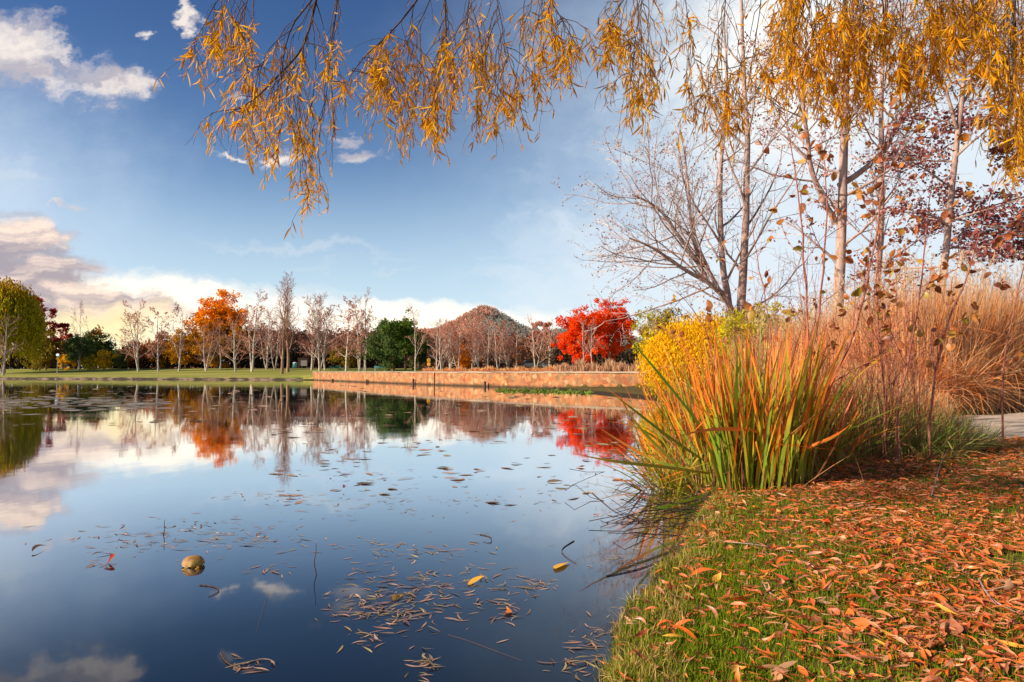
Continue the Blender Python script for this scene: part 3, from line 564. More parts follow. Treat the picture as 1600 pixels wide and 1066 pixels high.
t=thing('notice_board','grey wooden board on posts at the edge of the thicket','board',at(474,146)); solid('panel',(-.95,-.08,.5),(.95,.08,1.9),M['grey_box'],t); solid('post',(-.95,-.2,0),(-.8,-.09,2.05),M['darkwood'],t); solid('post',(.8,-.2,0),(.95,-.09,2.05),M['darkwood'],t); solid('roof',(-1.15,-.35,2.06),(1.15,.3,2.18),M['darkwood'],t)
def picnic(lb,px,D,rz):
    t=thing('picnic_table',lb,'picnic table',at(px,D),'green picnic tables on the far lawn',rz)
    for i in range(4): solid('table_plank',(-.95,-.36+i*.185,.72),(.95,-.2+i*.185,.765),M['green_paint'],t)
    for s in(-1,1):
        solid('seat',(-.95,s*.72-.14,.43),(.95,s*.72+.14,.47),M['green_paint'],t)
        for e in(-.7,.7):
            V,Fl,a=tubes(np.array([[[e,s*.68,0],[e,s*.3,.72]]]),np.full((1,2),.05),6); mk('leg',V,Fl,M['green_paint'],t,a)
    for e in(-.7,.7): solid('crossbar',(e-.03,-.8,.37),(e+.03,.8,.42),M['green_paint'],t)
picnic('green picnic table, the left one of the pair on the lawn behind the wall',524,128,.5); picnic('green picnic table, the right one of the pair on the lawn behind the wall',531.5,130,1.2)
t=thing('park_bench','pale green bench on the lawn below the dark green tree','bench',at(594,122))
for i in range(3): solid('seat_slat',(-1.1,-.25+i*.16,.42),(1.1,-.12+i*.16,.46),M['teal'],t)
for i in range(2): solid('back_slat',(-1.1,.24,.58+i*.17),(1.1,.28,.71+i*.17),M['teal'],t)
for e in(-.9,.9): solid('leg',(e-.04,-.22,0),(e+.04,-.12,.415),M['pole_grey'],t); solid('leg',(e-.04,.285,0),(e+.04,.34,.9),M['pole_grey'],t)
t=thing('warning_sign','small orange yellow sign on a wooden post behind the wall','sign',at(670,100)); lathe('post',[(.07,0),(.07,1.9)],M['bark_brown'],t,8)
V,Fl,a=tubes(np.array([[[0,-.1,1.55],[0,-.13,1.55]]]),np.array([[.26,.26]]),20); mk('disc_back',V,Fl,M['sign_yellow'],t)
def disc(name,c,r,mat,t,seg=24,th=.03):
    an=np.arange(seg)/seg*2*pi; f=np.stack([c[0]+r*np.cos(an),np.full(seg,c[1]-th),c[2]+r*np.sin(an)],-1); b=f+[0,th,0]; V=np.vstack([f,b]); s=np.arange(seg); nx=(s+1)%seg
    mk(name,V,[s[None],(s+seg)[None,::-1],np.stack([s,s+seg,nx+seg,nx],-1)],mat,t)
disc('round_face',(0,-.14,1.6),.27,M['sign_yellow'],t); solid('plate',(-.24,-.13,.78),(.24,-.09,1.25),M['sign_yellow'],t); solid('symbol',(-.04,-.2,1.5),(.04,-.172,1.72),M['black'],t)
def car(lb,px,D,rz,paint):
    t=thing('parked_car',lb,'car',at(px,D),'cars parked behind the trees',rz)
    prof=[(-2.15,.35),(-2.2,.75),(-2.05,.92),(-1.2,1.0),(-.55,1.42),(.75,1.45),(1.55,1.02),(2.15,.95),(2.2,.5),(2.1,.32)]
    k=len(prof); V=[]; 
    for y,sx in((-.82,1.),(-.88,.99),(.88,.99),(.82,1.)):
        for (x,z) in prof: V.append((x*(.985 if abs(y)<.85 else 1),y*(.86 if z>1.1 else 1),z))
    V=np.array(V); idx=np.arange(4*k).reshape(4,k); nx=np.roll(idx,-1,1); Fq=np.stack([idx[:-1],idx[1:],nx[1:],nx[:-1]],-1).reshape(-1,4)
    mk('body',V,[Fq,idx[0][None],idx[-1][None,::-1]],M[paint],t)
    for s in(-1,1):
        yy=s*.9; mk('side_window',[(-1.05,yy*.96,1.03),(1.35,yy*.96,1.03),(.7,yy*.87,1.38),(-.5,yy*.87,1.36),(-1.05,yy*.9,1.02),(1.35,yy*.9,1.02),(.7,yy*.82,1.37),(-.5,yy*.82,1.35)],[[[0,1,2,3],[7,6,5,4],[0,4,5,1],[1,5,6,2],[2,6,7,3],[3,7,4,0]]],M['dark_glass'],t)
        for e in(-1.35,1.35):
            V,Fl,a=tubes(np.array([[[e,s*.66,.33],[e,s*.7,.33],[e,s*.9,.33],[e,s*.92,.33]]]),np.array([[.02,.33,.33,.02]]),18); wh=mk('wheel',V,Fl,M['rubber'],t,a)
            V,Fl,a=tubes(np.array([[[e,s*.9,.33],[e,s*.925,.33],[e,s*.94,.33]]]),np.array([[.2,.2,.02]]),14); mk('hub_cap',V,Fl,M['pole_grey'],wh,a)
car('grey parked car half hidden behind the curved pale birch',826,118,.2,'car_grey'); car('white parked car half hidden behind the last pale birches near the maples',868,112,2.9,'car_white')
# ------------------------------------------------------------------ tall trees on the right bank
def pxline(pts,D,D2=None):
    D2=D if D2 is None else D2; n=len(pts); return np.array([PX(x,y,D+(D2-D)*i/max(1,n-1)) for i,(x,y) in enumerate(pts)])
def bigtree(name,lb,base_px,D,stems,levels,seed,twig,bk='bark_grey',leaf=None,group=None,limb_levels=None):
    """stems: list of (pxpts,r0,r1,dD)"""
    rng=np.random.default_rng(seed); b=PX(base_px,600,D); b[2]=h1(b[0],D)-.2; t=thing(name,lb,'tree',b,group)
    Ps=[];Rs=[]
    for i,(pts,r0,r1,dD) in enumerate(stems):
        P=pxline(pts,D,D+dD)
        if i==0 or pts[0][1]>560: P=np.vstack([b,P]) if pts[0][1]<600 else P
        P=poly(P,18)+np.cumsum(rng.normal(0,.02,(18,3)),0)*[1,1,0]; Ps.append(P); Rs.append(np.linspace(r0,r1,18))
    P=np.stack(Ps);R=np.stack(Rs); lv=grow(P,R,levels,rng); V,Fl,a=cat([tubes(P,R,12),tubes(*lv[0],6)]); mk('trunk',V,Fl,M[bk],t,a,True,rel=b)
    V,Fl,a=cat([tubes(*l,3) for l in lv[1:]]); mk('twigs',V,Fl,M[twig],t,a,rel=b)
    if leaf: 
        mat,fn=leaf; V,Fl,a=fn(lv,rng); mk('leaves',V,Fl,M[mat],t,a,rel=b)
    return t
def buds(n,s):
    def fn(lv,rng):
        c,d=sample_on(lv[-1][0],n,rng,.3,1); return leaves(c,rand_dir(n,rng)+[0,0,-.8],s,s*.35,None,rng)
    return fn
LM('bud',[(.3,.12,.1),(.4,.18,.1),(.22,.1,.1)])
bigtree('bare_tree','tall three stemmed bare tree with a limb leaning left over the water',1152,26,[
 ([(1152,560),(1156,480),(1164,400),(1168,300),(1168,200),(1164,90),(1158,-60)],.2,.04,0),
 ([(1148,560),(1136,480),(1127,420),(1123,330),(1126,240),(1131,140),(1128,20)],.15,.03,1.5),
 ([(1150,500),(1132,462),(1106,440),(1072,424),(1040,400),(1018,385),(985,372)],.12,.03,-1.5),
 ([(1106,440),(1088,405),(1062,372),(1040,340),(1018,318),(985,305)],.1,.03,-1),
 ([(1130,470),(1112,430),(1088,390),(1078,340),(1072,285),(1064,230)],.09,.03,-.5)],
 [dict(n=15,abslen=4.0,ang=52,up=.07,u0=.12,rr=.45,k=7,taper=.4,rmin=.014,rmax=.05),dict(n=8,len=.45,ang=40,up=.03,u0=.2,rr=.55,rmin=.008,k=5),dict(n=5,len=.5,ang=40,up=-.02,u0=.2,rr=.6,rmin=.004,k=4,wig=.2),dict(n=2,len=.55,ang=40,up=-.03,u0=.3,rr=.7,rmin=.0035,k=3,wig=.2)],201,'twig_grey',leaf=('bud',buds(2600,.08)))
bigtree('bare_tree','stout bare tree behind the saplings, its trunk rising into the willow curtain',1308,21,[
 ([(1306,560),(1306,460),(1308,380),(1312,300),(1316,200),(1322,100),(1330,0),(1338,-90)],.19,.06,0),
 ([(1306,350),(1280,300),(1262,250),(1252,180),(1248,90)],.1,.03,-1),([(1312,290),(1345,270),(1385,235),(1420,170),(1440,90)],.1,.03,1)],
 [dict(n=16,abslen=2.6,ang=55,up=.06,u0=.25,rr=.4,k=7,taper=.3,rmin=.012,rmax=.05),dict(n=7,len=.5,ang=42,up=.02,u0=.2,rr=.55,rmin=.007,k=5),dict(n=6,len=.5,ang=40,u0=.2,rr=.6,rmin=.005,k=4,wig=.2)],202,'twig_grey',leaf=('leaf_maroon',buds(5000,.08)))
bigtree('bare_tree','slender straight bare tree right of the stout trunk',1370,22,[
 ([(1372,560),(1370,450),(1372,350),(1375,250),(1376,150),(1380,60),(1384,-60)],.13,.04,0)],
 [dict(n=24,abslen=2.4,ang=50,up=.06,u0=.25,rr=.4,k=6,taper=.3,rmin=.011,rmax=.03),dict(n=7,len=.5,ang=42,up=.02,u0=.2,rr=.55,rmin=.007,k=5),dict(n=5,len=.5,ang=40,u0=.2,rr=.6,rmin=.005,k=4,wig=.2)],203,'twig_grey',leaf=('bud',buds(2500,.07)))
def maroon(lv,rng):
    P=lv[1][0]; n=19000; c,d=sample_on(P,n,rng,.1,1); k=c[:,2]<PX(1500,150+0,20)[2]; c=c[k]; c=c+rng.normal(0,.12,c.shape)*[1,1,.5]
    return leaves(c,rand_dir(len(c),rng)*[1,1,.6]+[0,0,-.3],.13*rng.uniform(.6,1.2,len(c)),.045,None,rng)
bigtree('copper_tree','tree with dark copper red leaves in layers near the right edge, bare top',1472,20,[
 ([(1466,560),(1470,440),(1480,350),(1490,260),(1500,170),(1512,80),(1520,-10),(1526,-80)],.12,.04,0),
 ([(1500,170),(1540,110),(1570,50),(1590,-20)],.05,.02,.5),([(1496,200),(1470,120),(1462,40),(1455,-30)],.05,.02,-.5)],
 [dict(n=26,abslen=2.6,ang=72,up=.0,u0=.28,rr=.4,k=6,taper=.35,rmin=.012,rmax=.035),dict(n=9,len=.55,ang=50,up=.0,u0=.1,rr=.55,rmin=.007,k=5),dict(n=4,len=.45,ang=40,u0=.2,rr=.6,rmin=.005,k=3,wig=.2)],204,'twig_grey',leaf=('leaf_maroon',maroon))
bigtree('copper_tree','second copper leaved tree whose boughs reach in from beyond the right edge',1660,21,[
 ([(1650,560),(1655,440),(1660,300),(1664,170),(1668,50)],.17,.05,0)],
 [dict(n=26,abslen=3.6,ang=75,up=.0,u0=.3,rr=.4,k=6,taper=.3,rmin=.012,rmax=.035),dict(n=9,len=.55,ang=50,up=.0,u0=.1,rr=.55,rmin=.007,k=5),dict(n=4,len=.45,ang=40,u0=.2,rr=.6,rmin=.005,k=3,wig=.2)],205,'twig_grey',leaf=('leaf_maroon',maroon))
# ------------------------------------------------------------------ tall ornamental grass bank
def blades(P0,L,lean,bend,W,k,rng,az=None,droop=0.,kink=0.):
    n=len(P0); az=rng.uniform(0,2*pi,n) if az is None else az; kk=np.where(rng.random(n)<kink,rng.integers(2,max(3,k-1),n),-1); ka=rng.uniform(.6,1.9,n)
    hd=np.stack([np.cos(az),np.sin(az),np.zeros(n)],-1); u=np.linspace(0,1,k)
    P=[P0]; th=lean.copy()
    for i in range(k-1):
        th=th+bend/(k-1)*(1+i*.5*droop)+np.where(kk==i,ka,0); d=hd*np.sin(th)[:,None]+np.array([0,0,1])*np.cos(th)[:,None]; P.append(P[-1]+d*(L/(k-1))[:,None])
    P=np.stack(P,1); W=W[:,None]*np.minimum(1,np.minimum(.55+u*2,(1-u)*2.6+.04))[None]
    side=np.cross(hd,[0,0,1])+rng.normal(0,.5,(n,3)); return P,W,side
rng=np.random.default_rng(31)
n=42000; px=rng.uniform(1150,1900,n); D=rng.uniform(0,1,n)**1.3*8+np.interp(px,[1150,1280,1400,1480,1600,1900],[22,17,14.2,14.4,16.5,18])
x=(px-800)/F*D; z=H(x,D); top=np.interp(px,[1150,1260,1400,1600,1900],[2.3,2.6,3.0,3.3,3.5])
P0=np.stack([x,D,z-.05],-1); P,W,S=blades(P0,top*rng.uniform(.55,1.08,n),np.abs(rng.normal(0,.1,n)),np.abs(rng.normal(0,.32,n)),rng.uniform(.004,.009,n),6,rng,kink=.12)
parts=[strips(P,W,S)]
m=4200; px=rng.uniform(1400,1640,m); D=np.interp(px,[1400,1480,1600,1620],[14.2,14.4,16.5,17])-rng.uniform(0,.7,m); x=(px-800)/F*D
P0=np.stack([x,D,H(x,D)-.05],-1); P,W,S=blades(P0,rng.uniform(.7,2.2,m),rng.uniform(.02,.4,m),rng.normal(1.,.8,m),rng.uniform(.004,.009,m),8,rng,az=rng.normal(-1.9,1.3,m),kink=.4); parts.append(strips(P,W,S))
m=5500; px=rng.uniform(1200,1480,m); D=rng.uniform(9.2,13.,m); x=(px-800)/F*D; kq=sdist(x,D)>.3; x=x[kq];D=D[kq];m=len(x); P0=np.stack([x,D,H(x,D)-.05],-1)
P,W,S=blades(P0,rng.uniform(.5,1.45,m)*np.interp(px[kq],[1190,1300,1420,1500],[.9,1,.8,.35]),np.abs(rng.normal(0,.25,m)),rng.normal(0,.5,m),rng.uniform(.003,.007,m),6,rng,kink=.35); parts.append(strips(P,W,S))
V,Fl,a=cat(parts); tag(mk('tall_grass',V,Fl,M['tallgrass'],attrs=a),kind='stuff',label='bank of tall dry orange and straw grass behind the saplings on the right')
m=1900; px=rng.uniform(1180,1900,m); D=rng.uniform(0,1,m)*7+np.interp(px,[1150,1280,1400,1480,1600,1900],[22,17,14.6,15,17,18]); x=(px-800)/F*D; top=np.interp(px,[1150,1260,1400,1600,1900],[2.3,2.6,3.0,3.3,3.5])
C=np.stack([x,D,H(x,D)+top*rng.uniform(.72,1.08,m)],-1); q=22
u=rng.random((m,q)); ln=rng.uniform(.25,.5,m)[:,None]; ax=nrm(np.stack([rng.normal(.1,.25,m),rng.normal(0,.25,m),np.ones(m)],-1))
Cc=C[:,None]+ax[:,None]*(u*ln)[...,None]; dd=ax[:,None]*1.2+rng.normal(0,.55,(m,q,3)); V,Fl,a=leaves(Cc.reshape(-1,3),dd.reshape(-1,3),.1,.006,np.repeat(rng.random(m),q),rng)
tag(mk('grass_plumes',V,Fl,M['plume'],attrs=a),kind='stuff',label='feathery straw coloured plumes on top of the tall dry grass')
# ------------------------------------------------------------------ reed clumps near the camera
def clump(name,lb,center,rx,ry,n,L,lean,bend,w,mat,seed,azb=None,extra=None,group=None,part='blades'):
    rng=np.random.default_rng(seed); c=np.array([center[0],center[1],max(h1(*center),-.02)]); t=thing(name,lb,'plant',c,group)
    r=np.sqrt(rng.random(n)); an=rng.uniform(0,2*pi,n); ox=r*np.cos(an)*rx; oy=r*np.sin(an)*ry; P0=np.stack([c[0]+ox,c[1]+oy,np.maximum(H(c[0]+ox,c[1]+oy),-.1)-.03],-1)
    az=np.arctan2(oy/ry,ox/rx)+rng.normal(0,.7,n)
    if azb is not None: az=np.where(rng.random(n)<.5,azb+rng.normal(0,.6,n),az)
    P,W,S=blades(P0,rng.uniform(*L,n),np.abs(rng.normal(0,lean,n))+r*lean*.6,np.abs(rng.normal(0,bend,n)),rng.uniform(*w,n)*np.where(rng.random(n)<.4,.6,1),9,rng,az,kink=.1)
    V,Fl,a=strips(P,W,S); mk(part,V,Fl,M[mat],t,a,rel=c)
    if extra:
        for (pn,n2,L2,lean2,bend2,w2,mat2) in extra:
            r=np.sqrt(rng.random(n2)); an=rng.uniform(0,2*pi,n2); P0=np.stack([c[0]+r*np.cos(an)*rx*1.1,c[1]+r*np.sin(an)*ry*1.1,np.zeros(n2)],-1); P0[:,2]=np.maximum(H(P0[:,0],P0[:,1]),-.05)-.02
            P,W,S=blades(P0,rng.uniform(*L2,n2),np.abs(rng.normal(0,lean2,n2)),rng.normal(0,bend2,n2),rng.uniform(*w2,n2),7,rng,kink=.35); V,Fl,a=strips(P,W,S); mk(pn,V,Fl,M[mat2],t,a,rel=c)
    return t
clump('reed_clump','large green and orange sword leaved reed clump at the water edge',(2.38,6.75),.5,.55,560,(.7,1.72),.15,.26,(.008,.018),'blade',41,azb=None,
  extra=[('dead_blades',190,(.5,1.3),.35,.9,(.003,.008),'blade_dead'),('seed_stems',110,(1.1,1.8),.16,.25,(.003,.005),'blade_dead')])
clump('reed_clump','smaller orange tipped reed clump behind the large one, by the water',(2.3,8.3),.45,.7,300,(.8,1.5),.22,.4,(.008,.014),'blade',42,extra=[('dead_blades',260,(.4,1.1),.5,1.2,(.004,.008),'blade_dead')])
clump('reed_clump','arching reed clump between the large clump and the leaning sapling',(3.2,7.6),.4,.5,200,(.5,1.05),.35,.6,(.007,.012),'blade',43,extra=[('dead_blades',260,(.4,1.0),.5,1.2,(.003,.006),'blade_dead')])
clump('reed_clump','mixed dry and green undergrowth clump around the diagonal sapling stem',(3.9,8.6),.75,.7,700,(.4,1.2),.3,.5,(.004,.008),'blade_green',44,extra=[('dead_blades',700,(.6,1.6),.3,.6,(.003,.006),'blade_dead')])
clump('sedge_clump','green and straw grass tuft at the foot of the two right hand saplings',(5.0,8.7),.6,.5,1200,(.3,.85),.45,.7,(.003,.007),'blade_green',45,extra=[('dead_blades',260,(.3,.8),.5,.8,(.002,.005),'blade_dead')])
clump('sedge_clump','dark green tussock beside the grey stone path',(5.85,9.1),.4,.35,800,(.2,.55),.6,.8,(.003,.006),'blade_green',46)
clump('sedge_clump','low dry brown tuft in front of the green tuft',(4.75,8.1),.5,.25,420,(.12,.35),.8,.8,(.003,.005),'dry_grass',47)
clump('reed_clump','short yellow reed tuft left of the main clump, standing in the water',(1.75,7.3),.25,.4,150,(.5,1.2),.45,.7,(.006,.011),'blade',48,azb=pi)
# long blades arching left over the water from the main clump
rng=np.random.default_rng(50)
L_=[[(1120,700),(1060,620),(1010,560),(975,520)],[(1100,720),(1040,680),(990,640),(952,612)],[(1110,740),(1040,730),(960,722),(900,710)],[(1090,760),(1030,700),(985,655),(960,600)],[(1110,770),(1050,790),(980,805),(900,828)],[(1120,775),(1060,800),(1000,830),(950,850)],[(1085,735),(1030,725),(985,700),(935,668)],[(1110,790),(1060,850),(1010,900),(972,945)],[(1190,730),(1260,700),(1310,680),(1330,662)],[(1150,640),(1200,690),(1240,740),(1262,770)]]
t=thing('reed_spray','long arching reed blades leaning from the clump out over the water','plant',(1.9,6.6,.1)); PP=[];
for i,l in enumerate(L_): PP.append(poly(pxline(l,6.5,6.5-.4*(i%3)),10))
PP=np.stack(PP); V,Fl,a=strips(PP,np.full((len(PP),10),.014)*np.array([.7,.9,1,1,1,1,.9,.7,.4,.05]),np.tile([[.2,.3,1.]],(len(PP),1)),np.linspace(0,1,len(PP))); mk('blades',V,Fl,M['blade'],t,a,rel=(1.9,6.6,.1))
# dead stems lying half in the water by the clump
n=85; c=np.stack([WP(x_,y_,.03) for x_,y_ in zip(rng.normal(1035,40,n),rng.uniform(690,830,n))]); az=rng.normal(2.9,.8,n); K=4
d=np.stack([np.cos(az),np.sin(az),rng.normal(.02,.12,n)],-1); L=rng.uniform(.25,.9,n); u=np.linspace(-.5,.5,K)
P=c[:,None]+d[:,None]*(L[:,None]*u)[...,None]; P[:,2]+=rng.normal(0,.05,(n,3)); P[:,:,2]=np.clip(P[:,:,2],-.02,.3); V,Fl,a=tubes(P,np.full((n,K),.0032),4)
tag(mk('dead_stems',V,Fl,M['bark_dark'],attrs=a),kind='stuff',label='tangle of dead reed stems fallen in the water below the reeds')
# ------------------------------------------------------------------ leafy saplings
def leafP(C,D,L,W,rng,curl=1.2,k=6):
    n=len(C); D=nrm(D); S=nrm(np.cross(D,rng.normal(size=(n,3)))); N=np.cross(S,D); P=[C]; th=np.zeros(n); cu=rng.normal(curl,.5,n)
    for i in range(k-1):
        th=th+cu/(k-1); P.append(P[-1]+(D*np.cos(th)[:,None]+N*np.sin(th)[:,None])*(L/(k-1))[:,None])
    u=np.linspace(0,1,k); prof=np.sin(pi*u**.8)**.8; prof[0]=.06; prof[-1]=.02
    return np.stack(P,1),W[:,None]*prof[None],S
def sapling(lb,pts,D,r0,nl,seed,nb=11,blen=.75,yr=(0,1),size=(.06,.135)):
    rng=np.random.default_rng(seed); P=poly(pxline(pts,D),16); b=P[0].copy(); b[2]=h1(b[0],b[1])-.02
    P=poly(np.vstack([b,P]),18) if P[0,2]>b[2]+.08 else P; wv=np.linspace(0,1,len(P))[:,None]; P=P+np.sin(wv*rng.uniform(5,9)+rng.uniform(0,6))*wv*[.06,.03,0]+np.cumsum(rng.normal(0,.012,(len(P),3)),0)*[1,1,0]; b=P[0].copy(); t=thing('sapling',lb,'sapling',b,'young leafy saplings on the right bank')
    R=np.linspace(r0,.003,len(P)); V,Fl,a=tubes(P[None],R[None],8); mk('stem',V,Fl,M['sap'],t,a,True,rel=b)
    lv=grow(P[None],R[None],[dict(n=nb,abslen=blen*1.15,ang=44,up=.02,u0=.25,rr=.5,k=7,rmin=.0022,wig=.09),dict(n=4,len=.45,ang=40,u0=.3,rr=.6,rmin=.0016,k=5,wig=.15)],rng)
    V,Fl,a=cat([tubes(*lv[0],4),tubes(*lv[1],3)]); mk('twigs',V,Fl,M['sap'],t,a,rel=b)
    c1,d1=sample_on(lv[0][0],nl,rng,.2,1); c2,d2=sample_on(lv[1][0],nl,rng,.3,1); C=np.vstack([c1[:nl//2],c2[:nl-nl//2]]); d=np.vstack([d1[:nl//2],d2[:nl-nl//2]])
    n=len(C); L=rng.uniform(*size,n); Pq,W,S=leafP(C,d*.3+rand_dir(n,rng)*.8+[0,0,-.25],L,L*rng.uniform(.22,.4,n),rng); V,Fl,a=strips(Pq,W,S,None,.35); mk('leaves',V,Fl,M['leaf_sapling'],t,a,rel=b,smooth=True)
S_=[('sapling left of the stout trunk reaching up into the yellow willow leaves',[(1250,720),(1252,560),(1252,440),(1244,322),(1232,180),(1228,120)],7.2,.017,22,61),
('sapling just right of the stout trunk base with upright twigs',[(1262,700),(1272,520),(1283,424),(1290,341),(1288,244),(1284,160)],7.6,.02,34,62),
('long diagonal sapling stem rising right from the reeds',[(1246,720),(1276,644),(1325,537),(1358,451),(1372,390),(1380,280),(1384,190)],7.3,.022,46,63),
('sapling stem with large curled amber leaves in the middle of the thicket',[(1400,640),(1423,590),(1428,522),(1434,451),(1440,380),(1452,300),(1455,230)],7.6,.015,56,64),
('right hand sapling leaning right in front of the tall grass, few leaves',[(1450,640),(1468,540),(1486,480),(1504,426),(1530,340),(1552,270)],7.8,.017,34,65),
('thin sapling behind the middle stem',[(1365,650),(1363,522),(1367,469),(1370,400),(1376,300)],8.2,.011,34,66),
('thin sapling between the diagonal stem and the amber leaved one',[(1384,640),(1384,498),(1379,423),(1392,320),(1405,240)],8.0,.012,44,67),
('thin leftmost sapling above the yellow bush with few red leaves',[(1215,700),(1205,560),(1200,470),(1188,380),(1180,300)],7.6,.01,18,68),
('sapling at the right edge of the photograph with dark curled leaves',[(1560,640),(1570,520),(1590,430),(1604,330),(1610,250)],8.6,.013,40,69),
('reddish sapling low above the reed clump with small red leaves',[(1130,690),(1110,560),(1095,500),(1075,470),(1060,455)],7.5,.008,14,70)]
for lb,pts,D,r0,nl,sd in S_: sapling(lb,pts,D,r0,int(nl*1.5),sd)
# red twigged brush around the saplings
t=thing('shrub','thicket of thin red bare twigs around the saplings','shrub',(3.9,8.8,h1(3.9,8.8))); rng=np.random.default_rng(75)
n=60; px=rng.uniform(1150,1440,n); D=rng.uniform(7.8,9.8,n); x=(px-800)/F*D; P0=np.stack([x,D,H(x,D)],-1); P,W,S=blades(P0,rng.uniform(1.2,2.5,n),np.abs(rng.normal(0,.12,n)),rng.normal(0,.25,n),np.full(n,.005),10,rng)
R=np.linspace(.006,.002,10)[None].repeat(n,0); lv=grow(P,R,[dict(n=9,len=.32,ang=40,u0=.25,rr=.6,rmin=.0018,k=5,wig=.12),dict(n=4,len=.5,ang=40,u0=.2,rr=.7,rmin=.0014,k=4,wig=.15)],rng)
V,Fl,a=cat([tubes(P,R,5),tubes(*lv[0],3),tubes(*lv[1],3)]); mk('twigs',V,Fl,M['sap'],t,a,rel=t.location)
c,d=sample_on(lv[1][0],260,rng,.2,1); Pq,W,S=leafP(c,rand_dir(260,rng)+[0,0,-.3],rng.uniform(.02,.05,260),rng.uniform(.008,.015,260),rng); V,Fl,a=strips(Pq,W,S,None,.3); mk('leaves',V,Fl,M['leaf_sapling'],t,a,rel=t.location)
# ------------------------------------------------------------------ willow overhead
rng=np.random.default_rng(81)
tb=np.array([4.6,-2.2,h1(4.6,-2.2)-.1]); wt=thing('willow_tree','golden leaved weeping willow whose hanging branches frame the top of the view','tree',tb)
ENV=[('A',[(300,95),(310,78),(325,60),(345,95),(370,110),(395,225),(415,262),(435,275),(455,300),(470,318),(490,340),(503,330),(515,275),(530,235),(524,140)],4.0,58,1.0),
('B',[(590,70),(598,100),(606,185),(640,215),(665,200),(690,225),(715,190),(735,205),(765,228),(785,185),(805,205),(830,180),(850,135),(880,120),(895,105),(905,80)],4.3,90,1.25),
('C',[(955,60),(962,95),(978,150),(990,218),(1008,195),(1040,100),(1062,115),(1078,185),(1100,165),(1128,240),(1150,200),(1172,228),(1200,130)],4.4,58,1.15),
('D',[(1215,120),(1235,200),(1262,175),(1290,185),(1318,190),(1345,185),(1372,190),(1400,150),(1435,155),(1470,130),(1500,105),(1535,40)],4.1,112,1.9),
('E',[(1540,150),(1555,210),(1575,272),(1592,285),(1620,270),(1660,250)],3.9,50,2.0)]
HB=[([(530,-120),(500,-30),(486,37),(474,78),(468,95),(445,103),(416,140),(391,165),(358,177)],.011,4.0),([(520,-110),(494,0),(461,25),(445,70),(441,103),(436,170)],.007,4.05),([(430,-110),(380,-40),(338,0),(317,45),(305,62)],.005,3.9),([(440,-100),(400,-20),(383,0),(379,37),(400,99),(425,113)],.004,4.),([(540,-100),(528,0),(518,60),(512,130),(505,190)],.006,4.),
([(720,-120),(660,-10),(618,45),(585,74),(552,105),(545,125)],.009,4.3),([(690,-120),(695,0),(697,40),(699,72)],.013,4.2),([(700,-90),(665,20),(640,60),(612,95),(604,140)],.005,4.4),([(750,-110),(772,-20),(785,40),(792,100)],.006,4.3),([(790,-110),(840,-30),(872,20),(895,60),(908,85)],.007,4.2),([(730,-110),(735,-20),(728,50),(722,100)],.005,4.35),
([(1040,-110),(1000,-40),(975,0),(955,28),(942,55)],.006,4.4),([(1050,-110),(1068,-20),(1078,50),(1074,110)],.005,4.3),([(1140,-110),(1135,-10),(1126,80),(1130,150)],.005,4.4),([(1190,-100),(1190,0),(1176,90),(1168,140)],.005,4.4),([(1010,-110),(1005,-10),(992,60),(986,120)],.004,4.4),
([(1280,-110),(1260,0),(1240,60),(1232,110)],.006,4.1),([(1330,-120),(1320,-20),(1318,60)],.007,4.1),([(1430,-120),(1440,-20),(1470,50),(1495,70)],.007,4.1),([(1380,-120),(1378,-10),(1385,80)],.006,4.1),([(1590,-120),(1585,0),(1588,80),(1580,190)],.01,3.9)]
HG={'A':HB[0:5],'B':HB[5:11],'C':HB[11:16],'D':HB[16:20],'E':HB[20:]}
tubP=[];tubR=[];LV=[];FE=[]
top_pts={}
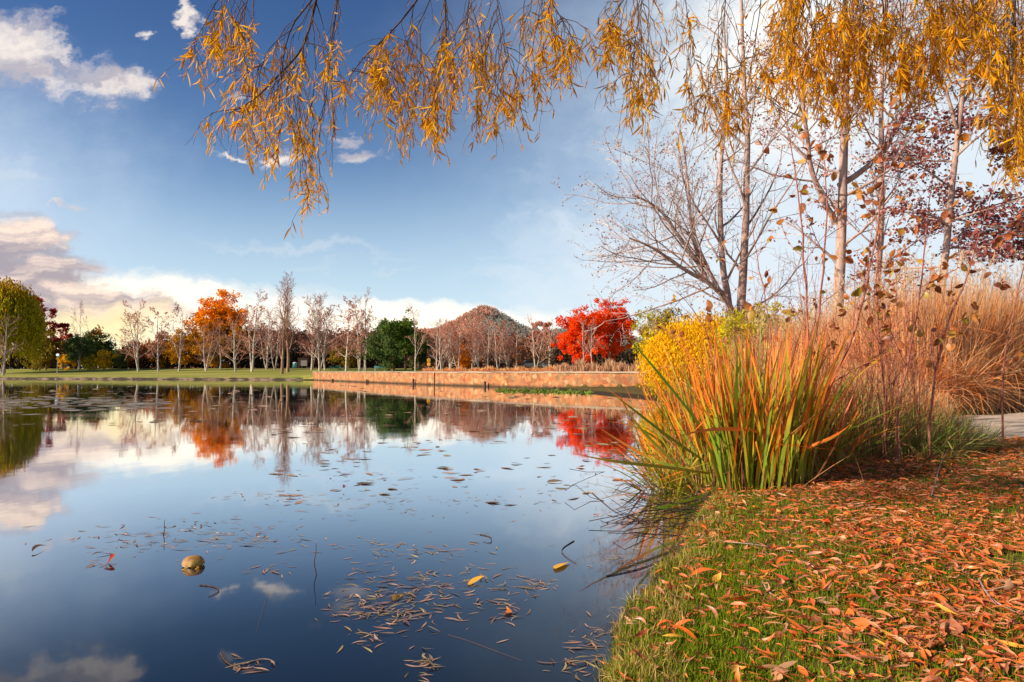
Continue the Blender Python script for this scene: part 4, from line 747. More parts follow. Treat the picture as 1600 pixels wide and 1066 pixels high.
for nm,env,D0,ns,dens in ENV:
    ex=np.array([e[0] for e in env],float);ey=np.array([e[1] for e in env],float)
    D=D0+rng.normal(0,.28,ns); K=16; P=np.zeros((ns,K,3)); tp=[]
    lims=HG[nm]; lw_=np.array([len(l[0]) for l in lims],float); 
    for i in range(ns):
        if nm in 'DE' and rng.random()<.7: x0=rng.uniform(ex[0],ex[-1]); y0=rng.uniform(-90,-10)
        else:
            l=lims[rng.choice(len(lims),p=lw_/lw_.sum())][0]; u0=rng.uniform(.12,1)**.8*(len(l)-1); k0=min(int(u0),len(l)-2); f0=u0-k0; x0=l[k0][0]*(1-f0)+l[k0+1][0]*f0; y0=l[k0][1]*(1-f0)+l[k0+1][1]*f0
        x1=np.clip(x0+rng.normal(-6,26),ex[0],ex[-1]); b_=np.interp(x1,ex,ey); y1=y0+max(40,(b_-y0))*(rng.uniform(.8,1) if rng.random()<.4 else rng.uniform(.3,.95)); y1=min(y1,max(b_,y0+25))
        u=np.linspace(0,1,K); xx=x0+(x1-x0)*u**.6+rng.normal(0,9)*np.sin(u*pi*rng.uniform(.6,1.5))+np.cumsum(rng.normal(0,1.8,K)); yy=y0-8*np.sin(u*pi)*(rng.random()<.4)+(y1-y0)*u
        P[i]=np.array([PX(a_,b2,D[i]) for a_,b2 in zip(xx,yy)]); tp.append(P[i,0])
    R=np.linspace(.003,.0011,K)[None].repeat(ns,0); tubP.append(P);tubR.append(R)
    # side shoots
    lv=grow(P,R,[dict(n=5,abslen=.26,ang=32,up=-.35,u0=.25,u1=.98,rr=.7,rmin=.0011,k=5,taper=.3,wig=.15)],rng)[0]
    bare=rng.random(ns)
    for (Q,u0,cnt) in ((P,.35,int(ns*13*dens)),(lv[0],.15,int(ns*15*dens))):
        c,d=sample_cl(Q,cnt,rng,u0,3 if len(Q)==ns else 2,.05 if len(Q)==ns else .16)
        # cluster density falls upward for the thin left groups
        LV.append((c,d))
    tubP.append(poly2:=lv[0]); tubR.append(lv[1])
    top_pts[nm]=PX((ex[0]+ex[-1])/2,-143,D0)
strand_by=[(p,r) for p,r in zip(tubP,tubR)]
V,Fl,a=cat([tubes(p,r,4) for p,r in strand_by]); mk('hanging_twigs',V,Fl,M['willow_twig'],wt,a,rel=tb)
# heavier drooping branches seen in the photo
PP=np.stack([poly(pxline(p,D),16) for p,_,D in HB]); RR=np.stack([np.linspace(r,r*.25,16) for _,r,_ in HB])
lv=grow(PP,RR,[dict(n=7,abslen=.3,ang=35,up=-.35,u0=.3,rr=.5,rmin=.0013,k=6,wig=.15)],rng)[0]
for i in range(len(PP)):
    q=slice(i*7,i*7+7); V,Fl,a=cat([tubes(PP[i:i+1],RR[i:i+1],6),tubes(lv[0][q],lv[1][q],4)]); mk('branch',V,Fl,M['bark_dark'],wt,a,True,rel=tb)
c,d=sample_on(lv[0],330,rng,.5,1.); LV.append((c,d))
C=np.vstack([c for c,d in LV]);d=np.vstack([d for c,d in LV]); n=len(C); L=rng.uniform(.05,.1,n)
dd=d*.4+np.array([0,0,-.62])+rng.normal(0,.45,(n,3)); Pq,W,S=leafP(C,dd,L,L*rng.uniform(.042,.066,n),rng,.35,5); V,Fl,a=strips(Pq,W,S,None,.3); mk('leaves',V,Fl,M['leaf_willow'],wt,a,rel=tb)
# structural limbs above the frame joining the trunk
limb=[]; tt=tb+np.array([0,0,3.3])
for nm,p in top_pts.items():
    limb.append(poly([tt,tt*.6+p*.4+[0,-.2,.9],tt*.25+p*.75+[0,-.1,.75],p+[0,0,.25],p],14))
V,Fl,a=cat([tubes(np.stack(limb),np.linspace(.09,.012,14)[None].repeat(len(limb),0),8),tubes(poly([tb,tb+[.05,0,1.2],tb+[-.05,.1,2.4],tt],12)[None],np.linspace(.38,.2,12)[None],14)]); mk('trunk',V,Fl,M['bark_brown'],wt,a,True,rel=tb)
# twigs tie every strand top to its limb: short feeder tubes
fe=[]; bars=[]
for (nm,env,D0,ns,dens),k in zip(ENV,range(0,99,2)):
    x0,x1=env[0][0]-10,env[-1][0]+10; bar=poly(np.array([PX(x_,-135-12*np.sin((x_-x0)/(x1-x0)*pi),D0+.1*np.sin(x_/40)) for x_ in np.linspace(x0,x1,9)]),18); bars.append(bar)
    tops=[PX(p_[0][0],p_[0][1],D_) for (p_,r_,D_) in HG[nm]]+(list(tubP[k][:,0]) if nm in 'DE' else [])
    for q in tops:
        a_=bar[np.argmin(np.abs(bar[:,0]/bar[:,1]-q[0]/q[1]))]; fe.append(poly([q,q*.5+a_*.5+rng.normal(0,.02,3),a_],7))
V,Fl,a=tubes(np.stack(bars),np.linspace(.02,.012,18)[None].repeat(len(bars),0),6); mk('branch',V,Fl,M['bark_dark'],wt,a,True,rel=tb)
fe=np.stack(fe); V,Fl,a=tubes(fe,np.linspace(.003,.0045,7)[None].repeat(len(fe),0),4); mk('feeder_twigs',V,Fl,M['bark_dark'],wt,a,rel=tb)
# ------------------------------------------------------------------ grass on the near bank
rng=np.random.default_rng(91)
def bank_pts(n,Da,Db,pa,pb,smin=.02,smax=99,rng=rng,power=1.):
    D=Da*(Db/Da)**(rng.random(n)**power); px=rng.uniform(pa,pb,n); x=(px-800)/F*D; s=sdist(x,D); k=(s>smin)&(s<smax)&~((x>6.3)&(D>9.7)); x=x[k];D=D[k]; return np.stack([x,D,H(x,D)],-1),s[k]
C,s=bank_pts(330000,1.6,10.5,850,2700); dens=.55+.45*(np.sin(C[:,0]*3.1)*np.cos(C[:,1]*2.3+1)>-.2); k=rng.random(len(C))<dens*np.where(C[:,1]>6,.6,1); C=C[k];s=s[k]; n=len(C)
az=rng.uniform(0,6.28,n); L=rng.uniform(.02,.05,n); P,W,S=blades(C-[0,0,.004],L,np.abs(rng.normal(.2,.3,n)),rng.normal(.3,.5,n),rng.uniform(.0009,.0018,n)*(1+C[:,1]*.08),3,rng,az)
V,Fl,a=strips(P,W,S); tag(mk('grass',V,Fl,M['grass'],attrs=a),kind='stuff',label='short green lawn grass on the near bank')
C,s=bank_pts(42000,2.1,9,850,1300,-.06,.32); k=(np.sin(C[:,0]*9+C[:,1]*6)+np.sin(C[:,1]*14-C[:,0]*5)+rng.normal(0,.6,len(C)))>-.6; C=C[k]; n=len(C); P,W,S=blades(C-[0,0,.01],rng.uniform(.03,.1,n),np.abs(rng.normal(.3,.4,n)),rng.normal(.6,.6,n),rng.uniform(.001,.002,n),4,rng); V,Fl,a=strips(P,W,S)
tag(mk('edge_grass',V,Fl,M['dry_grass'],attrs=a),kind='stuff',label='longer straw coloured grass fringing the water edge')
C,s=bank_pts(50000,2.1,9,850,1300,0.0,.55); n=len(C); P,W,S=blades(C-[0,0,.01],rng.uniform(.03,.08,n),np.abs(rng.normal(.3,.4,n)),rng.normal(.6,.6,n),rng.uniform(.001,.002,n),4,rng); V,Fl,a=strips(P,W,S)
tag(mk('edge_grass',V,Fl,M['grass'],attrs=a),kind='stuff',label='fresh green grass tufts along the water edge')
# ------------------------------------------------------------------ fallen leaves
def leafmesh(C,az,L,W,rng,k=6,lift=.012,rnd=None):
    n=len(C); D=np.stack([np.cos(az),np.sin(az),rng.normal(.05,.16,n)],-1); D=nrm(D); side=nrm(np.stack([-np.sin(az),np.cos(az),rng.normal(0,.6,n)],-1)); U=np.cross(D,side); U=np.where(U[:,2:]<0,-U,U)
    u=np.linspace(0,1,k); arch=rng.normal(0,.09,n); sw=rng.normal(0,.13,n)
    P=C[:,None]+D[:,None]*((u-.5)[None]*L[:,None])[...,None]+U[:,None]*((arch*L)[:,None]*(1-4*(u-.5)**2)[None])[...,None]+side[:,None]*((sw*L)[:,None]*(1-4*(u-.5)**2)[None])[...,None]
    P[...,2]+=(lift+np.abs(arch)*L*.5)[:,None]
    tw=rng.normal(0,.9,n)[:,None]*(u-.5)[None]; S=side[:,None]*np.cos(tw)[...,None]+U[:,None]*np.sin(tw)[...,None]
    prof=np.sin(pi*u**.8)**1.1; prof[0]=.05; prof[-1]=.02; return strips(P,W[:,None]*prof[None],S,rnd,.3*1.0)
def litter_density(x,y):
    # thicker away from the water and further off
    s=sdist(x,y); return np.clip(.22+.5*smooth(.3,1.7,s)+.5*smooth(3.,6.,y),0,1)*(.7+.3*np.sin(x*2.1+y*1.3)*np.cos(y*2.7-x)+.25*np.sin(x*7.3-y*3.1)*np.cos(y*6.1+x*2))
C,s=bank_pts(122000,1.7,13.5,850,2700,.03,power=.66); k=rng.random(len(C))<litter_density(C[:,0],C[:,1]); C=C[k]; n=len(C)
D=C[:,1]; L=rng.uniform(.03,.088,n)*(1+.03*D); W=L*rng.uniform(.05,.11,n); broad=rng.random(n)<.08; W=np.where(broad,L*.25,W); L=np.where(broad,L*.7,L)
V,Fl,a=leafmesh(C,rng.uniform(0,6.28,n),L,W,rng,k=5,lift=.012*np.ones(n)+rng.uniform(0,.018,n)); a['rnd']=np.clip(a['rnd'],0,1)
tag(mk('leaf_litter',V,Fl,M['litter'],attrs=a),kind='stuff',label='thick carpet of fallen orange and tan leaves over the right bank')
# 290 nearest as individual leaves
cols=list(LC); protL={}
for ci,c_ in enumerate(cols):
    for j in range(5):
        r2=np.random.default_rng(500+ci*9+j); L=np.array([r2.uniform(.085,.125)]); wd=.24 if j==4 else r2.uniform(.075,.11)
        V,Fl,a=leafmesh(np.zeros((1,3)),np.zeros(1),L,L*wd,r2,k=9,lift=.0,rnd=np.array([r2.random()])); protL[(c_,j)]=(V,Fl,a)
prot_ob={}
C,s=bank_pts(2600,2.3,3.9,925,1640,.05,power=1.1); C=C[:285]; s_=sdist(C[:,0],C[:,1])
desc={'orange':'bright orange','rust':'dark rust red','tan':'pale tan','pink_tan':'pinkish tan','amber':'amber yellow'}; shp=['gently arched','curled','twisted','slender','broad']
for i,c in enumerate(C):
    col=cols[rng.integers(0,5)] if rng.random()>.25 else 'orange'; j=int(rng.choice([0,1,2,3,4],p=[.25,.25,.22,.2,.08])); key=(col,j)
    if key not in prot_ob: V,Fl,a=protL[key]; o=mk('fallen_leaf',V,Fl,M['litter_'+col],attrs=a,smooth=True); prot_ob[key]=o
    else: o=prot_ob[key].copy(); COL.objects.link(o)
    o.location=(c[0],c[1],c[2]+rng.uniform(.02,.04)); o.rotation_euler=(rng.normal(0,.3),rng.normal(0,.24),rng.uniform(0,6.28)); sc_=rng.uniform(.55,1.15); o.scale=(sc_,)*3
    zone='at the water edge' if s_[i]<.3 else ('on green grass near the water' if s_[i]<1.0 else ('in the nearest bottom grass' if c[1]<2.9 else 'in dense foreground litter'))
    tag(o,f'{shp[j]} {desc[col]} fallen willow leaf {zone}','fallen leaf','fallen leaves on the near bank')
# ------------------------------------------------------------------ things floating on the lake
CL=[(350,832,60,14,34,'in the raft of leaves behind the floating husk'),(300,845,70,8,18,'in the thin drift left of the floating husk'),(180,845,50,12,14,'in the faint streak at the left of the lake'),(640,935,60,28,60,'in the large cluster of leaves in the middle foreground'),(580,955,30,14,20,'at the left edge of the large middle cluster'),(690,915,70,16,24,'along the back of the large middle cluster'),(650,860,45,8,14,'in the drift behind the large middle cluster'),(790,955,14,18,8,'in the small pile right of the large middle cluster'),(845,915,16,8,8,'beside the pointed twig near the right bank'),(940,1010,30,26,20,'drifting against the grassy bank at lower right'),(920,1045,30,20,12,'in the corner where bank and picture bottom meet'),(380,1040,14,6,6,'in the lone group at the lower left of centre'),(660,1040,12,14,8,'in the fan shaped group at the bottom centre'),(575,1000,10,8,5,'in the small group just below the middle cluster'),(430,890,16,5,6,'by the dark stick left of centre'),(165,882,16,4,4,'in the brown wisp left of the floating husk'),(985,870,30,12,8,'in the shallows beside the reeds')]
flo={}
for (px,py,sx,sy,n,lb) in CL:
    for i in range(n):
        X_,Y_=rng.normal(px,sx),rng.normal(py,sy); p=WP(X_,Y_)
        if sdist(p[:1],p[1:2])[0]>-.03: continue
        j=int(rng.integers(0,14))
        if j not in flo:
            r2=np.random.default_rng(900+j); L=np.array([r2.uniform(.07,.11)]); V,Fl,a=leafmesh(np.zeros((1,3)),np.zeros(1),L,L*r2.uniform(.045,.075),r2,k=8,lift=.0,rnd=np.array([r2.random()])); V[:,2]*=.35; o=mk('floating_leaf',V,Fl,M['float_leaf'],attrs=a,smooth=True); flo[j]=o
        else: o=flo[j].copy(); COL.objects.link(o)
        far_=min(1.8,max(1,(p[1]-3)*.12+1)); o.location=(p[0],p[1],.004); o.rotation_euler=(rng.normal(0,.05),rng.normal(0,.05),rng.normal(0,.9)+(pi if rng.random()<.5 else 0)); o.scale=(rng.uniform(.8,1.2)*far_,)*3
        tag(o,('small tan willow leaf floating '+lb),'floating leaf','willow leaves floating on the lake')
FC=[];
for (px,py,sx,sy,n_,lb) in CL:
    m_=int(n_*2.2); FC.append(np.array([WP(a_,b_) for a_,b_ in zip(rng.normal(px,sx*1.05,m_),rng.normal(py,sy*1.05,m_))]))
for (px,py,sx,sy,n_) in [(430,775,45,5,50),(600,790,60,12,60),(560,745,60,6,50),(560,850,90,8,40),(760,800,70,20,25),(900,760,30,10,20),(700,780,60,6,25)]: FC.append(np.array([WP(a_,b_) for a_,b_ in zip(rng.normal(px,sx,n_),rng.normal(py,sy,n_))]))
C=np.vstack(FC); C=C[sdist(C[:,0],C[:,1])<-.04]; n=len(C); L=rng.uniform(.03,.1,n)*np.clip(C[:,1]/6,1,2); V,Fl,a=leafmesh(C,rng.normal(0,1.0,n),L,L*rng.uniform(.05,.09,n),rng,k=6,lift=.003*np.ones(n)); V[:,2]=np.clip(V[:,2]*.3,.003,.03); tag(mk('floating_debris',V,Fl,M['float_leaf'],attrs=a),kind='stuff',label='small leaf scraps filling the floating rafts of willow leaves')
# tiny distant debris: uncounted specks
n=1500; px=rng.uniform(-20,1010,n); py=601+(rng.random(n)**1.4)*190; C=np.array([WP(a_,b_) for a_,b_ in zip(px,py)]); wv=np.sin(px/55+py/9)+np.sin(px/23-py/17+2)+rng.normal(0,.7,n)
k=(sdist(C[:,0],C[:,1])<-.3)&((wv>.5)|(py<650)&(wv>-.2))&~((px<430)&(py>665)); C=C[k]; n=len(C); az=rng.normal(0,.5,n); L=rng.uniform(.03,.075,n)*(C[:,1]**.75)*.62; L=np.minimum(L,.55)
V,Fl,a=leafmesh(C,az,L,L*rng.uniform(.1,.3,n),rng,k=5,lift=.004*np.ones(n)); V[:,2]=np.clip(V[:,2]*.3,.003,.06); tag(mk('floating_debris',V,Fl,M['float_leaf'],attrs=a),kind='stuff',label='scattered leaf fragments and pads floating on the far half of the lake')
n=260; px=rng.uniform(-10,260,n); py=rng.normal(628,7,n); C=np.array([WP(a_,b_) for a_,b_ in zip(px,np.maximum(py,612))]); k=sdist(C[:,0],C[:,1])<-1; C=C[k]; n=len(C); L=rng.uniform(.25,.8,n); V,Fl,a=leafmesh(C,rng.normal(0,.4,n),L,L*.35,rng,k=5,lift=.004*np.ones(n)); V[:,2]=np.clip(V[:,2]*.1,.003,.03); LM('pad',[(.3,.24,.2),(.42,.34,.28),(.2,.2,.1)],gloss=.1)
tag(mk('lily_pads',V,Fl,M['pad'],attrs=a),kind='stuff',label='pale flat pads drifting near the far left shore')
n=900; px=rng.uniform(775,925,n); C=np.array([WP(a_,b_) for a_,b_ in zip(px,rng.normal(611.5,1.6,n)+np.interp(px,[775,925],[-1,1.5]))]); V,Fl,a=leaves(C+[0,0,.02],rand_dir(n,rng)*[1,1,.25]+[0,0,.1],rng.uniform(.08,.3,n),.05,None,rng); V[:,2]=np.maximum(V[:,2],.004)
tag(mk('water_weed',V,Fl,M['weed'],attrs=a),kind='stuff',label='strip of bright green water weed at the foot of the stone wall')
# husk, big leaves, twigs
c=WP(302,884); t=thing('husk','brown curled husk shell floating on the lake, lower left','husk',(c[0],c[1],0)); r_=.075
nu,nv=22,14; uu=np.linspace(-1.25,1.25,nu); vv=np.linspace(.06,.92,nv)*pi; UU,VV=np.meshgrid(uu,vv,indexing='ij'); rr=r_*(1+.06*np.sin(UU*3)*np.sin(VV*4))
def shell(rr): return np.stack([rr*np.sin(UU*1.)*np.sin(VV)*1.05,-rr*np.cos(VV)*.75+.0*UU,rr*np.cos(UU)*np.sin(VV)*.95-.006],-1)
ii=np.arange(nu*nv).reshape(nu,nv); q=np.stack([ii[:-1,:-1],ii[1:,:-1],ii[1:,1:],ii[:-1,1:]],-1).reshape(-1,4)
M['husk']=diffmat('husk_skin',lambda n:n.ramp(n.noise(objc(n),14,4,.6),[(.3,(.16,.05,.02)),(.5,(.36,.19,.05)),(.7,(.2,.15,.02))]),.6,.3,lambda n:n.noise(objc(n),60,3),.4,.004)
V=np.vstack([shell(rr).reshape(-1,3),shell(rr*.93).reshape(-1,3)]); mk('shell',V,[q,q[:,::-1]+nu*nv],M['husk'],t,smooth=True)
V,Fl,a=leafmesh(np.array([[-.05,-.07,.0],[.055,-.07,.0]]),np.array([.05,1.9]),np.array([.15,.07]),np.array([.016,.014]),np.random.default_rng(3),k=8,lift=np.array([.004,.004])); mk('rim_flap',V,Fl,M['litter_amber'],t,a)
for i,(px,py,s_,col,lb) in enumerate([(541,741,.2,'rust','large brown leaf floating in mid lake left of centre'),(750,736,.17,'tan','tan floating leaf in mid lake near the centre'),(907,731,.14,'orange','orange floating leaf close to the reeds'),(932,805,.08,'orange','small orange leaf floating near the reed stems'),(745,912,.14,'amber','yellowish broad leaf floating above the large middle cluster'),(880,886,.2,'amber','long yellow green leaf floating near the right bank'),(622,937,.11,'amber','yellow hand shaped leaf at the back left of the large cluster'),(788,957,.1,'orange','orange leaf standing out of the small pile right of the cluster'),(62,860,.16,'tan','twisted brown leaf floating far to the left'),(535,760,.12,'rust','dark leaf floating below the large brown leaf'),(165,880,.24,'rust','long brown strip floating left of the husk')]):
    p=WP(px,py); V,Fl,a=leafmesh(np.zeros((1,3)),np.array([.2*i]),np.array([s_]),np.array([s_*(.07 if 'strip' in lb or 'twisted' in lb else .17)]),np.random.default_rng(i+40),k=9,lift=np.array([.006])); V[:,2]=np.maximum(V[:,2],.003); o=mk('floating_leaf',V,Fl,M['litter_'+col],attrs=a,smooth=True); o.location=(p[0],p[1],.004); tag(o,lb,'floating leaf')
TW=[([(254,836),(258,826),(256,818),(258,812)],'short dark twig standing up out of the water behind the left leaf drift',1),([(496,898),(490,880),(494,864),(494,850)],'thin dark twig upright in the water left of centre',1),([(312,914),(336,916),(346,924),(326,932)],'small forked twig floating below and right of the husk',0),([(750,835),(768,838),(768,850),(755,846)],'looped thin twig floating in the centre',0),([(812,868),(838,880),(842,893),(836,902)],'bent dark twig sticking out of the water near the right bank',1),([(815,870),(830,876),(842,886)],'thin curved twig leaning beside the bent dark one',1),([(925,770),(960,800),(985,812),(1010,815)],'long bent reed stem floating off the reeds',0),([(897,845),(875,858),(880,868),(900,880)],'thin angled stem floating near the right bank',0),([(948,900),(1000,890),(1040,872),(1068,862)],'straight brown stem in the shallows under the reeds',0),([(700,992),(730,1000),(760,1012),(815,1032)],'long pale thread of reed floating below the large cluster',0),([(420,925),(412,950),(404,975),(400,990)],'pale curved thread floating at the lower left',0),([(940,780),(942,795),(940,806)],'stick standing out of the water left of the reed tangle',1),([(345,1020),(352,1036),(380,1046),(420,1048)],'wet stem floating at the lower left of centre',0)]
for pts,lb,up in TW:
    if up: b=WP(*pts[0]); P=np.array([PX(x_,y_,b[1]) for x_,y_ in pts]); P[0,2]-=.02
    else: P=np.array([WP(x_,y_,.004) for x_,y_ in pts])
    P=poly(P,10); b=P[0]; r=.0035 if 'thread' not in lb else .0007; V,Fl,a=tubes(P[None],np.linspace(r,r*.5,10)[None],6)
    o=mk('twig',V,Fl,M['bark_dark'] if 'pale' not in lb else M['blade_dead'],attrs=a,smooth=True,rel=b); o.location=[float(q) for q in b]; tag(o,lb,'twig','twigs and stems in the water')
# grey twigs on the bank
for i,(pts,lb) in enumerate([([(1455,775),(1470,745),(1462,722),(1490,700),(1480,650)],'pale forked grey twig lying before the green tuft'),([(1075,848),(1130,846),(1180,850),(1240,862)],'thin grey twig lying across the litter in the middle of the bank'),([(1530,905),(1540,925),(1560,945),(1600,962)],'curved grey twig on the litter near the right edge'),([(1190,905),(1200,925),(1225,940)],'small grey twig in the grass')]):
    P=np.array([WP(x_,y_,.0) for x_,y_ in pts]); P=np.array([WP(x_,y_,h1(p[0],p[1])+.03) for (x_,y_),p in zip(pts,P)]); P=poly(P,12); lv=grow(P[None],np.linspace(.005,.002,12)[None],[dict(n=4,len=.3,ang=40,u0=.3,rr=.7,k=5,rmin=.0015)],rng)[0]
    P2=lv[0].copy(); P2[...,2]=np.clip(P2[...,2],P[:,2].min(),P[:,2].max()+.1); V,Fl,a=cat([tubes(P[None],np.linspace(.005,.002,12)[None],6),tubes(P2,lv[1],4)]); o=mk('twig',V,Fl,M['bark_grey'],attrs=a,rel=P[0]); o.location=[float(q) for q in P[0]]; tag(o,lb,'twig','grey twigs on the bank')
# stone path at right, low pale shelf at the wall end
def pathcol(n):
    p=pos(n); c=n.mix(n.noise(p,1.5,4,.6),(.36,.27,.2),(.52,.42,.33)); return n.mix(n.ss(.5,.62,n.noise(n.vscale(p,(.5,2.6,1)),1.6,5,.65)),c,(.13,.11,.1))
gx=np.linspace(0,1,50);gy=np.linspace(0,1,24);GX,GY=np.meshgrid(gx,gy,indexing='ij'); xx=6.35+GX*9+.25*np.sin(GY*9)*(1-GX); yy=9.6+GX*.6+GY*(3.6)+.12*np.sin(GX*14); zz=H(xx,yy); lvl=np.maximum(zz.max()*.0+zz+.03,0); lvl=lvl+.015*np.sin(xx*3+yy*5)
edge=np.minimum(np.minimum(GX*9/.1,1),np.minimum(GY*3.6/.1,(1-GY)*3.6/.1)).clip(0,1); lvl=zz-.03+(lvl-zz+.03)*edge
ii=np.arange(1200).reshape(50,24); tag(mk('path',np.stack([xx,yy,lvl],-1).reshape(-1,3),np.stack([ii[:-1,:-1],ii[1:,:-1],ii[1:,1:],ii[:-1,1:]],-1).reshape(-1,4),diffmat('grey_stone_path',pathcol,.85,.2,lambda n:n.noise(n.vscale(pos(n),(.5,2,1)),6,4,.7),.7,.03),smooth=True),kind='structure')
for i,(px,py,s_,az,col,lb) in enumerate([(1554,633,.35,.1,'amber','yellow green curled leaf lying on the far side of the grey path'),(1530,637,.2,.3,'tan','pale leaf beside the yellow green one beyond the path'),(1335,1025,.11,1.4,'pink_tan','broad heart shaped tan leaf standing in the bottom grass')]):
    p=WP(px,py,.4); p=WP(px,py,h1(p[0],p[1])+.04); V,Fl,a=leafmesh(np.zeros((1,3)),np.array([az]),np.array([s_]),np.array([s_*.2]) if i<2 else np.array([s_*.4]),np.random.default_rng(i+70),k=9,lift=np.array([.006])); o=mk('fallen_leaf',V,Fl,M['litter_'+col],attrs=a,smooth=True); o.location=[float(q) for q in p]; tag(o,lb,'fallen leaf')
# ------------------------------------------------------------------ camera, sun, sky
cam=bpy.data.cameras.new('camera'); co=bpy.data.objects.new('camera',cam); COL.objects.link(co); sc.camera=co
co.location=(0,0,CAMZ); co.rotation_euler=(pi/2+PITCH,0,0); cam.sensor_width=36; cam.lens=F/1600*36; cam.clip_start=.05; cam.clip_end=8000
SUNROT=250.; SUNEL=27.
sun=bpy.data.lights.new('sun','SUN'); so=bpy.data.objects.new('sun',sun); COL.objects.link(so); sun.energy=4.8; sun.angle=radians(1.5); sun.color=(1,.86,.68)
from mathutils import Vector
sd=Vector((sin(radians(SUNROT))*cos(radians(SUNEL)),cos(radians(SUNROT))*cos(radians(SUNEL)),sin(radians(SUNEL)))); so.rotation_euler=(-sd).to_track_quat('-Z','Y').to_euler()
w=bpy.data.worlds.new('World'); sc.world=w; w.use_nodes=True; n=NT(w.node_tree)
sky=n.n('ShaderNodeTexSky'); sky.sky_type='NISHITA'; sky.sun_disc=False; sky.sun_elevation=radians(SUNEL); sky.sun_rotation=radians(SUNROT); sky.ozone_density=3.5; sky.air_density=1.; sky.dust_density=.5
sep=n.n('ShaderNodeSeparateXYZ'); tc=n.n('ShaderNodeTexCoord'); n.put(sep.inputs[0],tc.outputs['Generated']); X,Y,Z=sep.outputs
ya=n.m('MAXIMUM',n.m('ABSOLUTE',Y),.06); U=n.m('DIVIDE',X,ya); Vv=n.m('DIVIDE',Z,ya); cb=n.n('ShaderNodeCombineXYZ'); n.put(cb.inputs[0],U); n.put(cb.inputs[1],Vv); UV0=cb.outputs[0]
_w=n.n('ShaderNodeVectorMath',operation='SUBTRACT'); n.put(_w.inputs[0],n.noise(n.vscale(UV0,(1,1.3,1)),13,6,.62,1)); _w.inputs[1].default_value=(.5,.5,.5)
_s=n.n('ShaderNodeVectorMath',operation='MULTIPLY_ADD'); n.put(_s.inputs[0],_w.outputs[0]); _s.inputs[1].default_value=(.17,.12,0); n.put(_s.inputs[2],UV0); UV=_s.outputs[0]
nz1=n.noise(n.vscale(UV,(1,1.7,1)),9,6,.6); nz2=n.noise(n.vscale(UV,(1,2.6,1)),5,5,.55)
def uvp(px,py): return ((px-800)/F,(HOR-py)/F)
def ell(lst,UV=None):
    UV=UV or globals()['UV']; out=None
    for (px,py,rx,ry,rot) in lst:
        u,v=uvp(px,py); mp=n.n('ShaderNodeMapping',vector_type='TEXTURE'); n.put(mp.inputs[0],UV); mp.inputs['Location'].default_value=(u,v,0); mp.inputs['Rotation'].default_value=(0,0,radians(rot)); mp.inputs['Scale'].default_value=(rx/F,ry/F,1)
        ln=n.n('ShaderNodeVectorMath',operation='LENGTH'); n.put(ln.inputs[0],mp.outputs[0]); l=ln.outputs['Value']; out=l if out is None else n.m('MINIMUM',out,l)
    return out
base=n.mix(1.,sky.outputs[0],(.8,.87,.94),'MULTIPLY'); base=n.mix(n.ss(.12,.6,Vv),n.mix(1.,base,(1.,.96,.9),'MULTIPLY'),n.mix(1.,base,(.42,.52,.65),'MULTIPLY'))
# field = 1-len + noise
puff=n.m('ADD',n.m('SUBTRACT',1.,ell([(10,70,90,75,-25),(50,110,80,40,-10),(130,110,95,38,-22),(205,130,55,32,5),(288,8,30,16,-40),(215,57,18,12,0),(350,243,34,9,0),(562,245,44,20,8),(430,248,50,18,0),(528,215,34,14,-10),(365,158,20,8,0),(105,318,30,8,0)])),n.m('MULTIPLY',n.m('SUBTRACT',nz1,.5),2.6))
puff=n.ss(-.05,1.0,puff)
_s2=n.n('ShaderNodeVectorMath',operation='MULTIPLY_ADD'); n.put(_s2.inputs[0],_w.outputs[0]); _s2.inputs[1].default_value=(.2,.045,0); n.put(_s2.inputs[2],UV0); _wp=_s2.outputs[0]
nz3=n.noise(n.vscale(_wp,(1,4.2,1)),4.5,5,.55)
bank=n.m('ADD',n.m('SUBTRACT',1.,ell([(-60,430,190,110,-18),(60,440,120,75,-20),(150,480,150,38,-8),(30,370,95,45,-10)],_wp)),n.m('MULTIPLY',n.m('SUBTRACT',nz3,.5),1.6)); bank=n.ss(-.1,.5,bank)
low=n.m('ADD',n.m('SUBTRACT',1.,ell([(280,495,420,74,-5),(640,515,560,62,-5),(80,530,360,80,0),(900,540,420,50,0)],_wp)),n.m('MULTIPLY',n.m('SUBTRACT',n.noise(n.vscale(UV,(1,9,1)),2.2,4,.5),.5),1.3)); low=n.ss(0.,.7,low)
cir=n.m('ADD',n.m('SUBTRACT',1.,ell([(480,382,230,14,-3),(610,414,60,6,0),(480,418,60,10,8),(0,270,70,60,0)])),n.m('MULTIPLY',n.m('SUBTRACT',n.noise(n.vscale(UV,(1,10,1)),3.,4,.6),.5),2.)); cir=n.m('MULTIPLY',n.ss(0.,1.,cir),.45)
right=n.m('ADD',n.m('SUBTRACT',1.,ell([(1270,70,260,170,0),(1400,250,460,240,10),(1750,100,360,520,0),(1120,430,330,150,0)])),n.m('MULTIPLY',n.m('SUBTRACT',nz2,.5),1.5)); right=n.m('MULTIPLY',n.ss(-.35,.7,right),.88)
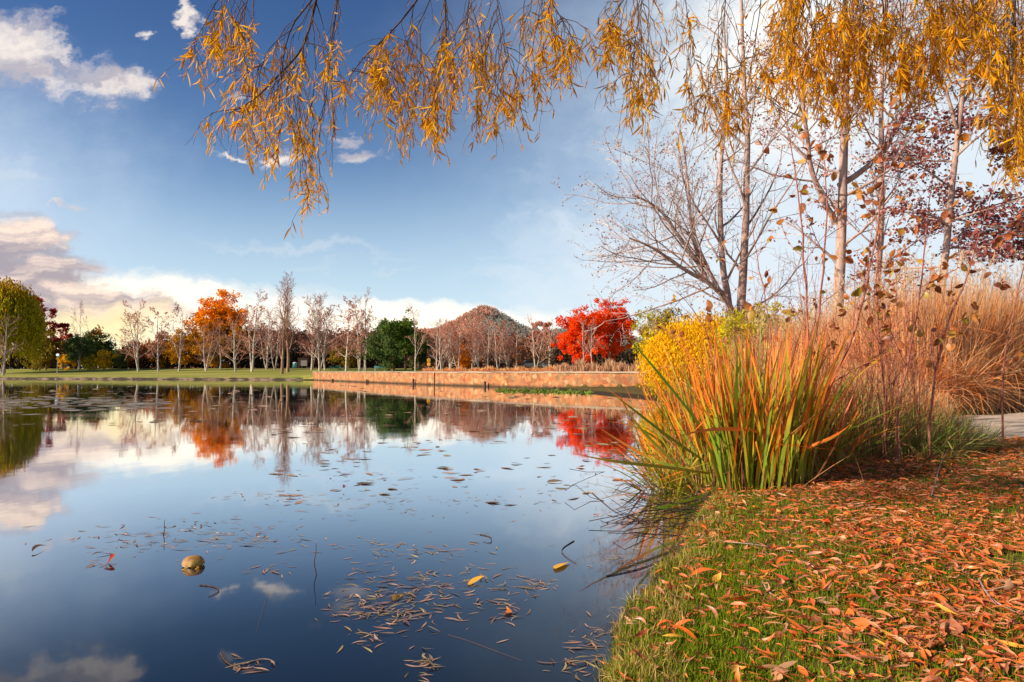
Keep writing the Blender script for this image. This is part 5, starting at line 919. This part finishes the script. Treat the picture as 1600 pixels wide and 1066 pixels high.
glow=n.ss(1.,0.,ell([(1230,85,260,230,0)])); hz=n.ss(1.,0.,ell([(165,520,190,55,0)]))
lite=n.m('MULTIPLY_ADD',n.ss(.38,.62,n.noise(n.vscale(UV,(1,3.2,1)),7,5,.6)),.6,.0)
K=5.9 # sky radiance units before the 0.1 background strength
def rgb(r,g,b,k=1.): c=lin((r,g,b)); return tuple(v*K*k for v in c)
base=n.mix(n.m('MULTIPLY',n.ss(.34,.0,Vv),.8),base,rgb(208,228,240,1.18)); base=n.mix(n.m('MULTIPLY',n.ss(1.,0.,ell([(1330,170,820,620,0)])),.85),base,rgb(206,224,238,1.1)); base=n.mix(n.m('MULTIPLY',n.ss(1.,0.,ell([(-120,330,520,330,0)])),.8),base,rgb(205,222,240,1.1))
c=n.mix(cir,base,rgb(215,228,240)); c=n.mix(low,c,rgb(255,243,224,1.35)); c=n.mix(right,c,rgb(222,232,240,1.12))
bc=n.mix(n.ss(.42,.6,n.noise(n.vscale(_wp,(1,5.5,1)),4.5,5,.5)),rgb(176,164,172),rgb(255,228,208,1.15)); c=n.mix(n.m('MULTIPLY',bank,.93),c,bc)
pc=n.mix(n.ss(.38,.6,nz2),rgb(205,195,200),rgb(250,236,222,1.25)); c=n.mix(n.m('MULTIPLY',puff,.8),c,pc)
c=n.mix(n.m('MULTIPLY',hz,.75),c,rgb(255,238,165,1.05)); c=n.mix(n.m('MULTIPLY',glow,.7),c,rgb(255,250,238,1.3))
bg=n.n('ShaderNodeBackground'); n.put(bg.inputs[0],c); bg.inputs[1].default_value=.1; ow=n.n('ShaderNodeOutputWorld'); n.nt.links.new(bg.outputs[0],ow.inputs[0])
vs=sc.view_settings; vs.view_transform='Standard'; vs.look='None'; vs.exposure=.75; vs.gamma=1
sc.cycles.max_bounces=6; sc.cycles.diffuse_bounces=2; sc.cycles.glossy_bounces=3; sc.cycles.transmission_bounces=4; sc.cycles.transparent_max_bounces=4; sc.cycles.sample_clamp_indirect=6
sc.cycles.use_denoising=True
